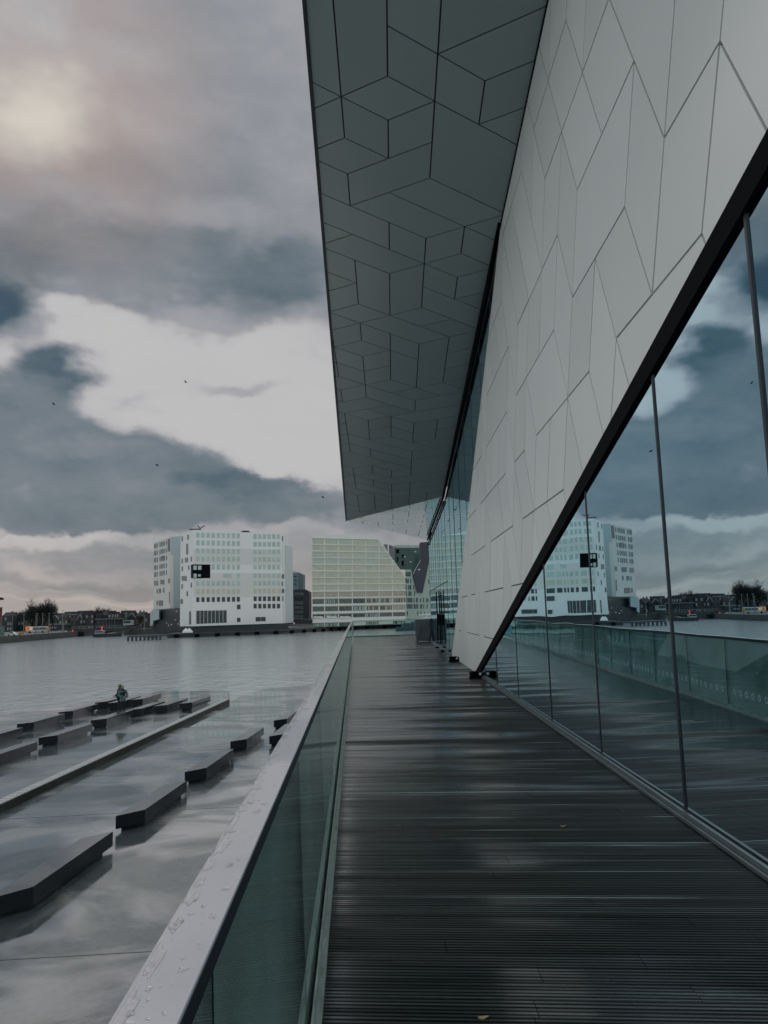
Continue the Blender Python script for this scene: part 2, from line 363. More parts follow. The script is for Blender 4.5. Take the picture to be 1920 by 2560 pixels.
# ------------------------------------------------------------------ boardwalk
def cx(Y): return -.19-.0408*Y       # inner face of the kerb
def deck_mat():
    m = bpy.data.materials.new('wet_boards'); n, l = nt(m); b = n['Principled BSDF']
    tc = n.new('ShaderNodeTexCoord'); at = n.new('ShaderNodeAttribute'); at.attribute_name = 'tone'
    mp = n.new('ShaderNodeMapping'); mp.inputs['Rotation'].default_value = (0, 0, R(4.86)); l.new(tc.outputs['Object'], mp.inputs['Vector'])
    def noise(sc, st, det=6):
        mm = n.new('ShaderNodeMapping'); mm.inputs['Scale'].default_value = st; l.new(mp.outputs[0], mm.inputs[0])
        q = n.new('ShaderNodeTexNoise'); q.inputs['Scale'].default_value = sc; q.inputs['Detail'].default_value = det; l.new(mm.outputs[0], q.inputs[0]); return q.outputs['Fac']
    sp_ = n.new('ShaderNodeSeparateXYZ'); l.new(mp.outputs[0], sp_.inputs[0])
    # grooves, eight to a board
    gr = n.new('ShaderNodeMath'); gr.operation = 'MULTIPLY'; gr.inputs[1].default_value = 2*math.pi/.029; l.new(sp_.outputs['Y'], gr.inputs[0])
    sn_ = n.new('ShaderNodeMath'); sn_.operation = 'SINE'; l.new(gr.outputs[0], sn_.inputs[0])
    gm = n.new('ShaderNodeMapRange'); gm.inputs[1].default_value = -.6; gm.inputs[2].default_value = .35; l.new(sn_.outputs[0], gm.inputs[0])
    grain = noise(1, (1.2, 60, 1)); wear = noise(1, (.35, 7, 1)); wetn = noise(1, (.28, 1.6, 1), 5); big = noise(.16, (1, 1.4, 1), 3)
    def mrange(src, a, b_, c, d_):
        q = n.new('ShaderNodeMapRange'); q.inputs[1].default_value = a; q.inputs[2].default_value = b_; q.inputs[3].default_value = c; q.inputs[4].default_value = d_; l.new(src, q.inputs[0]); return q.outputs[0]
    def mth(op, a, b_):
        q = n.new('ShaderNodeMath'); q.operation = op
        for k, s in ((0, a), (1, b_)):
            if isinstance(s, (int, float)): q.inputs[k].default_value = s
            else: l.new(s, q.inputs[k])
        return q.outputs[0]
    fl = n.new('ShaderNodeMath'); fl.operation = 'DIVIDE'; fl.inputs[1].default_value = .029; l.new(sp_.outputs['Y'], fl.inputs[0])
    f2_ = n.new('ShaderNodeMath'); f2_.operation = 'FLOOR'; l.new(fl.outputs[0], f2_.inputs[0])
    wnz = n.new('ShaderNodeTexWhiteNoise'); wnz.noise_dimensions = '1D'; l.new(f2_.outputs[0], wnz.inputs['W'])
    ridge = mth('MULTIPLY', mth('POWER', wnz.outputs['Value'], 14), mrange(noise(1, (.7, 3, 1), 3), .45, .62, 0, 14))
    tone = mth('MULTIPLY', mrange(at.outputs['Fac'], 0, 1, .8, 1.2), mrange(grain, .3, .7, .55, 1.4))
    tone = mth('MULTIPLY', tone, mth('ADD', mrange(wnz.outputs['Value'], 0, 1, .25, 1.5), ridge))
    tone = mth('MULTIPLY', tone, mrange(wear, .35, .7, .6, 1.9))
    tone = mth('MULTIPLY', tone, mrange(gm.outputs[0], 0, 1, .04, 1.25))
    vm = n.new('ShaderNodeVectorMath'); vm.operation = 'SCALE'
    cr = n.new('ShaderNodeMix'); cr.data_type = 'RGBA'; cr.inputs[6].default_value = (.005, .010, .012, 1); cr.inputs[7].default_value = (.027, .030, .028, 1)
    l.new(big, cr.inputs[0]); l.new(cr.outputs[2], vm.inputs[0]); l.new(tone, vm.inputs['Scale']); l.new(vm.outputs[0], b.inputs['Base Color'])
    o2 = n.new('ShaderNodeSeparateXYZ'); l.new(tc.outputs['Object'], o2.inputs[0])
    # rain reaches the far end and the open outer edge; the roofed inner side stays drier
    side = mth('ADD', o2.outputs['X'], mth('MULTIPLY', o2.outputs['Y'], .0408))
    expo = mth('ADD', mrange(o2.outputs['Y'], 4, 20, .10, -.10), mrange(side, -.2, 2.4, -.15, .14))
    wet = mth('ADD', mth('ADD', mth('MULTIPLY', wetn, .9), mth('MULTIPLY', at.outputs['Fac'], .05)), expo)
    l.new(mth('MULTIPLY', mth('MULTIPLY', mrange(wet, .40, .58, 1, 0), mrange(gm.outputs[0], 0, 1, .15, 1)), mth('MULTIPLY', mrange(grain, .35, .6, .35, 1), mrange(noise(1, (.45, 16, 1), 5), .42, .55, .12, 1))), b.inputs['Coat Weight']); b.inputs['Coat Roughness'].default_value = .13; b.inputs['Coat IOR'].default_value = 3.2
    l.new(mrange(wet, .44, .62, .2, .5), b.inputs['Roughness'])
    l.new(mth('MULTIPLY', mrange(wet, .46, .62, .42, .18), mrange(gm.outputs[0], 0, 1, .15, 1)), b.inputs['Specular IOR Level'])
    hgt = mth('ADD', mth('MULTIPLY', gm.outputs[0], .8), mth('MULTIPLY', grain, .5))
    bp = n.new('ShaderNodeBump'); bp.inputs['Distance'].default_value = .0035; l.new(hgt, bp.inputs['Height'])
    l.new(mrange(wet, .45, .58, .15, .8), bp.inputs['Strength'])
    l.new(bp.outputs[0], b.inputs['Normal']); return m
dk = MB(); rnd = random.Random(4); BW = .1452; k = 0
Y = -6.0
def far_end(X): return 54.8+.18*(X+2.5)
while Y < 56.5:
    Yc = Y+BW/2
    x0 = cx(Yc)-.03; x1 = wx(Yc)-.02 if Yc < 41.9 else 7.0
    if 19.8 < Yc < 28.2: x1 = wx(Yc)-.032
    cuts = sorted([x0]+[rnd.uniform(x0+.5, x1-.3) for _ in range(rnd.choice((0, 1, 1)))]+[x1])
    for a, b in zip(cuts, cuts[1:]):
        yy = lambda X, t: Y+t-.085*X
        dz = rnd.uniform(-.0015, .0)
        if yy(a, 0) > far_end(a)-.1: continue
        dk.prism([(a+.0015, yy(a, .002), dz), (b-.0015, yy(b, .002), dz), (b-.0015, yy(b, BW-.002), dz), (a+.0015, yy(a, BW-.002), dz)], (0, 0, -.03), 0, rnd.random())
    Y += BW
dk.build('boardwalk', deck_mat(), kind='structure', tone=True)
ba = MB(); ba.prism([(cx(-6)-.05, -6, -.035), (2.3, -6, -.035), (2.4, 41, -.035), (7.2, 41, -.035), (7.2, 57, -.035), (cx(54.8)-.05, 54.8, -.035)], (0, 0, -.35))
ba.build('boardwalk_slab', mat('deck_steel', (.03, .033, .036), .6), kind='structure')
ba = MB(); ba.prism([(cx(-6)+.6, -6, -.40), (8, -6, -.40), (8, 56, -.40), (cx(54)+.7, 54, -.40)], (0, 0, -6))
ba.build('retaining_wall', mat('concrete_dark', (.05, .053, .055), .7, bump=.3), label='dark concrete base wall carrying the boardwalk', cat='wall')

# ------------------------------------------------------------------ glass railing
rl = thing('glass_railing', (cx(20), 20, 0), 'long glass railing with wide wet grey metal handrail along the boardwalk', 'railing')
DR = Vector((-.0408, 1, 0)).normalized()
def RX(Y, o): return o-.0408*Y
hr = MB()
def railseg(y0, y1):
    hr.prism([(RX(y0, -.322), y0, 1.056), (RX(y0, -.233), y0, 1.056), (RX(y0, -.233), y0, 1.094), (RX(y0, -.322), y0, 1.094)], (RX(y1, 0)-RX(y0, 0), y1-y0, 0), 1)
    hr.prism([(RX(y0, -.323), y0, 1.094), (RX(y0, -.232), y0, 1.094), (RX(y0, -.232), y0, 1.10), (RX(y0, -.323), y0, 1.10)], (RX(y1, 0)-RX(y0, 0), y1-y0, 0))
    return
    hr.prism([(RX(y0, -.323), y0, 1.056), (RX(y0, -.232), y0, 1.056), (RX(y0, -.232), y0, 1.10), (RX(y0, -.323), y0, 1.10)], (RX(y1, 0)-RX(y0, 0), y1-y0, 0))
for a, b in ((-5, 7.2), (7.204, 16.2), (16.204, 25.2), (25.204, 34.2), (34.204, 43.2), (43.204, 54.55)): railseg(a, b)
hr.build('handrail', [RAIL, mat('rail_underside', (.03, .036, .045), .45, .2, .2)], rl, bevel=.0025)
joints = [-4.12, -2.32, -.52, 1.28, 3.08]
while joints[-1] < 53: joints.append(joints[-1]+1.8)
joints[-1] = 54.6
for a, b in zip(joints, joints[1:]):
    g = MB(); a += .008; b -= .008
    P = lambda Y, z: Vector((RX(Y, -.215)-.022*z, Y, z))
    g.prism([P(a, .02), P(b, .02), P(b, 1.06), P(a, 1.06)], (-.014, 0, 0), 0, smi=1)
    y = math.ceil((a+.06)/.227)*.227 if a > 6 else 1e9
    while y < b-.06:
        for q in range(16):
            t0, t1 = q*math.pi/8, (q+1)*math.pi/8
            pp = [P(y+r_*math.cos(t), .28+r_*math.sin(t))+Vector((.0015, 0, 0)) for r_, t in ((.028, t0), (.028, t1), (.048, t1), (.048, t0))]
            g.face(pp, 2)
        y += .227
    g.build('glass_panel', [RGLASS, RGLASS_EDGE, RINGW], rl)
def run(mb, o, w_, z0, z1, y0=-5, y1=54.6):
    mb.prism([(RX(y0, o-w_/2), y0, z0), (RX(y0, o+w_/2), y0, z0), (RX(y0, o+w_/2), y0, z1), (RX(y0, o-w_/2), y0, z1)], (RX(y1, 0)-RX(y0, 0), y1-y0, 0))
kb = MB(); run(kb, -.199, .010, -.02, .075); run(kb, -.182, .026, -.02, .022); run(kb, -.268, .06, -.06, .012); run(kb, -.242, .008, -.06, .06)
kb.build('base_channel', CURB, rl)
# end railing
er = thing('end_railing', (0, 55.2, 0), 'frameless glass railing closing the far end of the boardwalk', 'railing')
Pe = lambda t, z: Vector((-2.42+t, 54.8+.18*t, z))
for k in range(4):
    g = MB(); g.prism([Pe(k*2.2+.01, .03), Pe(k*2.2+2.19, .03), Pe(k*2.2+2.19, 1.12), Pe(k*2.2+.01, 1.12)], (0, .014, 0), 0, smi=1); g.build('glass_panel', [EGLASS, RGLASS_EDGE], er)
g = MB(); g.bar(Pe(-.05, 1.13), Pe(8.8, 1.13), .03, .025); g.build('top_rail', STEEL, er)
g = MB(); g.bar(Pe(-.05, .02), Pe(8.8, .02), .05, .06); g.build('base_channel', STEEL, er)
g = MB(); g.box((-2.46, 54.72, 0), (-2.40, 54.78, 1.14)); g.build('corner_post', mat('post_metal', (.3, .33, .32), .3, .8), er)

# water lying on the handrail
def water_film():
    m = bpy.data.materials.new('water_film'); n, l = nt(m); n.clear()
    out = n.new('ShaderNodeOutputMaterial'); g = n.new('ShaderNodeBsdfGlass'); g.inputs['IOR'].default_value = 1.33; g.inputs['Roughness'].default_value = 0
    t = n.new('ShaderNodeBsdfTransparent'); mx = n.new('ShaderNodeMixShader'); mx.inputs[0].default_value = .65
    l.new(t.outputs[0], mx.inputs[1]); l.new(g.outputs[0], mx.inputs[2]); l.new(mx.outputs[0], out.inputs[0]); return m
wd = MB(); rnd = random.Random(21)
def drop(o, Y, ro, ry, hgt):
    n_ = 22; ph = [rnd.uniform(0, 6.28) for _ in range(4)]; am = [rnd.uniform(.05, .24) for _ in range(4)]
    def rr(t): return 1+sum(a*math.sin((i+2)*t+p) for i, (a, p) in enumerate(zip(am, ph)))
    prof = [(1, -.0003), (.99, hgt*.45), (.93, hgt*.8), (.8, hgt), (.4, hgt*1.02)]
    base = len(wd.v)
    for s_, z in prof:
        for q in range(n_):
            t = 6.2832*q/n_; k_ = rr(t)
            do = min(max(o+ro*k_*s_*math.cos(t), -.3205), -.235); wd.v.append(Vector((RX(Y+ry*k_*s_*math.sin(t), do), Y+ry*k_*s_*math.sin(t), 1.1003+z)))
    wd.v.append(Vector((RX(Y, min(max(o, -.32), -.235)), Y, 1.1003+hgt*1.02)))
    for a in range(len(prof)-1):
        for q in range(n_):
            q2 = (q+1) % n_; wd.f.append((base+a*n_+q, base+a*n_+q2, base+(a+1)*n_+q2, base+(a+1)*n_+q)); wd.mi.append(0); wd.tone.append(0)
    for q in range(n_): wd.f.append((base+4*n_+q, base+4*n_+(q+1) % n_, base+5*n_)); wd.mi.append(0); wd.tone.append(0)
Y = .9
while Y < 9:      # pools along the outer lip
    ry = rnd.uniform(.02, .09)*(1+.06*Y); ro = rnd.uniform(.007, .019)
    drop(-.314+rnd.uniform(0, .006), Y+ry, ro, ry, .0012); Y += 2*ry+rnd.uniform(.0, .07)
for _ in range(190):
    Y = .9+rnd.random()**1.4*9; s_ = rnd.choice((.0012, .002, .002, .0035, .0055))*rnd.uniform(.7, 1.3)*(1+.05*Y)
    drop(rnd.uniform(-.31, -.243), Y, s_*rnd.uniform(.7, 1.2), s_*rnd.uniform(1, 2.2), min(.0012, s_*.35))
wd.build('water_droplets', water_film(), smooth=True, kind='stuff', label='rainwater beads and pools on the grey handrail', cat='water')

# ------------------------------------------------------------------ small things on the boardwalk
def floor_lamp(x, y, label):
    t = thing('floor_spotlight', (x, y, 0), label, 'light', 'floor spotlights at the foot of the white wall')
    b = MB(); w_, d_, h_ = .17, .13, .15
    prof = [(-w_, 0), (w_, 0), (w_, h_*.6), (w_*.85, h_*.9), (w_*.5, h_), (-w_*.5, h_), (-w_*.85, h_*.9), (-w_, h_*.6)]
    b.prism([(x+p[0], y-d_, p[1]+.003) for p in prof], (0, 2*d_, 0)); b.build('housing', BLACK, t, bevel=.02)
    c = MB(); c.tube([(x+.08, y-d_-.012, .10), (x+.08, y-d_+.02, .10)], .035, 12); c.build('lens', mat('lens_glass', (.6, .62, .6), .1), t)
    c = MB(); c.prism([(x-w_-.012, y-d_, .045), (x-w_-.001, y-d_, .045), (x-w_-.001, y-d_, .085), (x-w_-.012, y-d_, .085)], (0, 2*d_, 0)); c.build('side_plate', mat('pale_metal', (.5, .52, .5), .3, .6), t)
floor_lamp(2.12, 18.75, 'black rounded floor spotlight at the pointed tip of the white wall')
floor_lamp(2.14, 25.1, 'black rounded floor spotlight at the far edge of the white wall, beside the glass doors')
for (Y, lb) in ((34.6, 'small black door stop on boards below the door handles'), (31.3, 'small black door stop on boards nearest the white wall')):
    d_ = MB(); d_.origin = (2.2, Y, 0); d_.box((2.14, Y-.12, .002), (2.30, Y+.12, .05)); d_.box((2.17, Y-.07, .05), (2.25, Y+.07, .075)); d_.build('door_stop', BLACK, bevel=.01, label=lb, cat='door stop')
for (x, y, lb) in ((1407, 2065, 'tiny tan leaf lying on the boards, right of centre'), (1206, 2543, 'tiny pale leaf lying on the boards at the bottom edge')):
    p = G(x, y, .002); o = MB(); o.origin = tuple(p); pts = [p+Vector((.022*math.cos(t)*(1+.3*math.cos(3*t)), .012*math.sin(t), .004*math.cos(2*t))) for t in [k*.6283 for k in range(10)]]
    o.prism(pts, (0, 0, .0015)); o.build('fallen_leaf', mat('dry_leaf', (.32, .24, .13), .7), label=lb, cat='leaf')
# covered stack under tarpaulin
tp = thing('covered_cart', (1.98, 42.3, 0), 'chest-high stack wrapped in a creased grey tarpaulin beside the glass end', 'cover')
tb = MB(); rnd = random.Random(5); N = 40; lev = 12
for k in range(lev+1):
    z = .04+1.2*k/lev; sc_ = .86+.14*k/lev-(.015 if k == lev else 0)
    for q in range(N):
        t = 6.2832*q/N; c_, s_ = math.cos(t), math.sin(t)
        rx = .47*sc_*math.copysign(abs(c_)**.35, c_); ry = .40*sc_*math.copysign(abs(s_)**.35, s_)
        f_ = 1+.025*math.sin(q*2.1+k*.35)+.02*math.sin(q*.9-k*.8)+rnd.uniform(-.006, .006)
        tb.v.append(Vector((1.98+rx*f_, 42.3+ry*f_, z+.02*math.sin(q*.7)*(k < 2)+.03*math.sin(t+1)*(k == lev))))
for k in range(lev):
    for q in range(N):
        q2 = (q+1) % N; tb.f.append((k*N+q, k*N+q2, (k+1)*N+q2, (k+1)*N+q)); tb.mi.append(0); tb.tone.append(0)
tb.f.append(tuple(lev*N+q for q in range(N))); tb.mi.append(0); tb.tone.append(0)
tb.build('tarpaulin', mat('tarp', (.085, .095, .10), .55, 0, .35, 5, bump=.6, bscale=9, stretch=(1, 1, .25)), tp)
for sx in (-1, 1):
    f_ = MB(); f_.bar((1.98+sx*.34, 41.95, .02), (1.98+sx*.50, 41.85, .02), .03, .02); f_.build('foot', BLACK, tp)
# ------------------------------------------------------------------ terraces
def wet_mat(name, c, r0_, r1_, sc=.35, stx=(1, 1, 1)):
    m = bpy.data.materials.new(name); n, l = nt(m); b = n['Principled BSDF']
    tc = n.new('ShaderNodeTexCoord'); mp = n.new('ShaderNodeMapping'); mp.inputs['Scale'].default_value = stx; l.new(tc.outputs['Object'], mp.inputs[0])
    a = n.new('ShaderNodeTexNoise'); a.inputs['Scale'].default_value = sc; a.inputs['Detail'].default_value = 6; a.inputs['Roughness'].default_value = .55; a.inputs['Distortion'].default_value = .6; l.new(mp.outputs[0], a.inputs[0])
    d_ = n.new('ShaderNodeTexNoise'); d_.inputs['Scale'].default_value = 9; d_.inputs['Detail'].default_value = 8; l.new(mp.outputs[0], d_.inputs[0])
    cr = n.new('ShaderNodeMix'); cr.data_type = 'RGBA'; cr.inputs[6].default_value = tuple(v*.7 for v in c)+(1,); cr.inputs[7].default_value = tuple(v*1.35 for v in c)+(1,)
    mul = n.new('ShaderNodeMath'); mul.operation = 'MULTIPLY'; l.new(a.outputs['Fac'], mul.inputs[0]); l.new(d_.outputs['Fac'], mul.inputs[1]); 
    s2 = n.new('ShaderNodeMapRange'); s2.inputs[1].default_value = .12; s2.inputs[2].default_value = .40; l.new(mul.outputs[0], s2.inputs[0]); l.new(s2.outputs[0], cr.inputs[0]); l.new(cr.outputs[2], b.inputs['Base Color'])
    mr = n.new('ShaderNodeMapRange'); mr.inputs[1].default_value = .44; mr.inputs[2].default_value = .60; mr.inputs[3].default_value = r0_; mr.inputs[4].default_value = r1_
    l.new(a.outputs['Fac'], mr.inputs[0]); l.new(mr.outputs[0], b.inputs['Roughness'])
    b.inputs['Specular IOR Level'].default_value = .62
    b.inputs['Coat IOR'].default_value = 3.2
    cwn = n.new('ShaderNodeTexNoise'); cwn.inputs['Scale'].default_value = sc*.8; cwn.inputs['Detail'].default_value = 5; cwn.inputs['Distortion'].default_value = 1.2; cm = n.new('ShaderNodeMapping'); cm.inputs['Scale'].default_value = (.55, 1, 1); cm.inputs['Rotation'].default_value = (0, 0, .9); cm.inputs['Location'].default_value = (5, 3, 0); l.new(tc.outputs['Object'], cm.inputs[0]); l.new(cm.outputs[0], cwn.inputs[0])
    cwm = n.new('ShaderNodeMapRange'); cwm.inputs[1].default_value = .42; cwm.inputs[2].default_value = .53; cwm.inputs[3].default_value = .12; cwm.inputs[4].default_value = 1; l.new(cwn.outputs['Fac'], cwm.inputs[0]); l.new(cwm.outputs[0], b.inputs['Coat Weight'])
    mr2 = n.new('ShaderNodeMapRange'); mr2.inputs[1].default_value = .42; mr2.inputs[2].default_value = .62; mr2.inputs[3].default_value = .05; mr2.inputs[4].default_value = .15
    l.new(a.outputs['Fac'], mr2.inputs[0]); l.new(mr2.outputs[0], b.inputs['Coat Roughness'])
    bp = n.new('ShaderNodeBump'); bp.inputs['Distance'].default_value = .004; bp.inputs['Strength'].default_value = .12; l.new(d_.outputs['Fac'], bp.inputs['Height']); l.new(bp.outputs[0], b.inputs['Normal'])
    return m
TZ, TZ2, WZ = -4.4, -4.2, -5.6
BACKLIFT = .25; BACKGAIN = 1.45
WET = wet_mat('wet_concrete', (.095, .112, .120), .08, .36)
t1 = MB(); t1.prism([(-13.6, 8, TZ), (-14.2, -20, TZ), (6, -20, TZ), (6, 71, TZ), (-3.5, 70.5, TZ), (-7.0, 66.8, TZ), (-10, 66.0, TZ), (-11.4, 62, TZ), (-11.5, 55.2, TZ)], (0, 0, -2.6))
for (ya, yb) in ((14.2, 15.4), (24.5, 26.2), (35.5, 37.6), (46.8, 49.2), (58.5, 61)):   # joints between the cast slabs
    t1.bar((-13, ya, TZ+.002), (4, yb, TZ+.002), .012, .004, 1)
t1.build('lower_terrace', [WET, DARK], kind='structure')
stA, stB = Vector((-11.45, 55.0, 0)), Vector((-13.35, 8.0, 0))
t2 = MB(); t2.prism([(-11.75, 55.0, TZ2), (-12.8, 62.3, TZ2), (-18.6, 63.6, TZ2), (-24.4, 52.5, TZ2), (-26.5, 42, TZ2), (-31, 20, TZ2), (-32, -20, TZ2), (-14.8, -20, TZ2), (-13.65, 8, TZ2)], (0, 0, -2.6))
t2.build('upper_terrace', wet_mat('wet_concrete_upper', (.085, .102, .108), .10, .32, .25), kind='structure')
sw = MB(); sw.prism([(-11.75, 55.3, TZ2-.3), (-11.35, 55.3, TZ2-.3), (-11.35, 55.3, TZ2+.06), (-11.75, 55.3, TZ2+.06)], (-1.9*75/47, -75, 0))
stw = thing('terrace_kerb', (-12, 40, TZ), 'long low ribbed concrete kerb wall between the two terrace levels', 'kerb')
sw.build('kerb_wall', mat('mossy_concrete', (.035, .042, .030), .6, 0, .5, 2.5, bump=.5), stw)
rb = MB(); Yr = 55.2
while Yr > 8:
    x_ = -11.55+(Yr-55.3)*.0404; rb.prism([(x_-.19, Yr, TZ2+.06), (x_+.19, Yr-.05, TZ2+.06), (x_+.19, Yr+.06, TZ2+.06), (x_-.19, Yr+.11, TZ2+.06)], (0, 0, .03)); Yr -= .22
rb.build('ribbed_top', mat('pale_concrete', (.55, .56, .56), .35, 0, .2, 3, coat=.3), stw)
# puddle edges and small drain step on the far terrace
dr = MB(); P0 = [D(700, 1714, 66.8), D(740, 1722, 60)]
# ------------------------------------------------------------------ benches
BT = mat('bench_concrete', (.014, .018, .024), .26, 0, .25, 1.2, rvar=.10, bump=.12, bscale=40, coat=.75, spec=.4)
BT.node_tree.nodes['Principled BSDF'].inputs['Coat IOR'].default_value = 1.7; BT.node_tree.nodes['Principled BSDF'].inputs['Coat Roughness'].default_value = .12
BL = mat('bench_support', (.55, .55, .53), .6)
def make_bench():
    t = thing('concrete_bench', (0, 0, 0), 'x', 'bench')
    b = MB(); b.prism([(-.30, -.35, .10), (.30, .35, .10), (.30, 4.30, .10), (-.30, 3.75, .10)], (0, 0, .37)); b.build('seat', BT, t, bevel=.012)
    b = MB(); b.prism([(-.27, .0, 0), (.27, .35, 0), (.27, 3.75, 0), (-.27, 3.4, 0)], (0, 0, .10)); b.build('plinth', BT, t)
    for y in (3.80,):
        s_ = MB(); s_.prism([(-.06, y-.06, 0), (.14, y-.0, 0), (.14, y+.10, 0), (-.06, y+.04, 0)], (0, 0, .10)); s_.build('footing', BL, t)
    KIDS[t.name] = children(t); return t
proto = None
def bench(x, y, z, rz, L, label, group):
    global proto
    if proto is None: proto = make_bench(); o = proto
    else: o = copy_tree(proto)
    o.location = (x, y, z); o.rotation_euler.z = rz; o.scale = (1, L/4.15, 1); o['label'] = label; o['group'] = group
gC = 'bench row beside the boardwalk'; gB = 'bench row left of the ribbed kerb'; gA = 'bench row nearest the water'
rc = -R(3.2)
# x,y given at the middle of the near end
C_ = [(-7.97, 16.65, 4.3, 'nearest and largest wet concrete bench, cut off at the left edge of the photo'),
      (-7.60, 23.0, 4.1, 'second wet concrete bench from the front in the row beside the boardwalk'),
      (-7.22, 29.05, 4.2, 'third concrete bench from the front in the row beside the boardwalk'),
      (-6.90, 35.6, 3.8, 'fourth concrete bench in the row beside the boardwalk, its far end ending at a gap'),
      (-5.92, 42.2, 3.6, 'dark ended bench beyond the gap, standing free just left of the handrail'),
      (-4.75, 48.3, 3.6, 'farthest bench of the boardwalk row, only its dark end above the handrail'),
      (-5.33, 36.8, 4.0, 'bench end half hidden behind the handrail, right of the row beside the boardwalk')]
for x, y, L, lb in C_: bench(x, y, TZ+.0, rc, L, lb, gC)
f2 = .967
B_ = [(-16.95, 32.2), (-16.62, 38.0), (-16.38, 43.9), (-15.80, 48.3), (-14.68, 49.9), (-13.34, 51.0)]
nm = ['nearest', 'second', 'third', 'fourth', 'fifth', 'farthest']
for k, (x, y) in enumerate(B_):
    ex = ['', '', ', standing before the couple', '', '', ''][k]
    bench(x*f2*1.01, y*f2*1.01, TZ2, -R(3.5 if k < 3 else 5), 3.95, f'{nm[k]} bench in the row left of the ribbed kerb{ex}', gB)
A_ = [(-20.0, 37.5), (-20.18, 43.2), (-20.04, 48.2), (-19.7, 53.2), (-18.6, 52.6), (-17.6, 54.2)]
for k, (x, y) in enumerate(A_):
    bench(x*f2*1.01, y*f2*1.01, TZ2, -R(3.5), 3.7, f'{nm[k]} low bench in the left row nearest the open water', gA)
# ------------------------------------------------------------------ people
def skinned(name, verts, edges_, radii, m, parent, root=0, sub=2):
    me = bpy.data.meshes.new(name); o0 = ORG[parent.name]
    me.from_pydata([Vector(v) for v in verts], edges_, []); me.update()
    o = bpy.data.objects.new(name, me); col.objects.link(o); o.parent = parent; ORG[o.name] = o0
    me.materials.append(m)
    sk = o.modifiers.new('skin', 'SKIN')
    if not me.skin_vertices: me.skin_vertices.new()
    for k, r in enumerate(radii):
        s = me.skin_vertices[0].data[k]; s.radius = (r, r) if isinstance(r, (int, float)) else r; s.use_root = (k == root)
    sk.use_smooth_shade = True
    sb = o.modifiers.new('sub', 'SUBSURF'); sb.levels = sub; sb.render_levels = sub
    return o
SKIN = mat('skin', (.42, .27, .22), .6); HAIR = mat('hair_brown', (.12, .075, .065), .8); COATD = mat('navy_coat', (.018, .022, .032), .8, 0, .3, 8); COATG = mat('green_coat', (.075, .16, .155), .8, 0, .3, 7, bump=.5, bscale=12); TROU = mat('dark_trousers', (.016, .016, .02), .8)
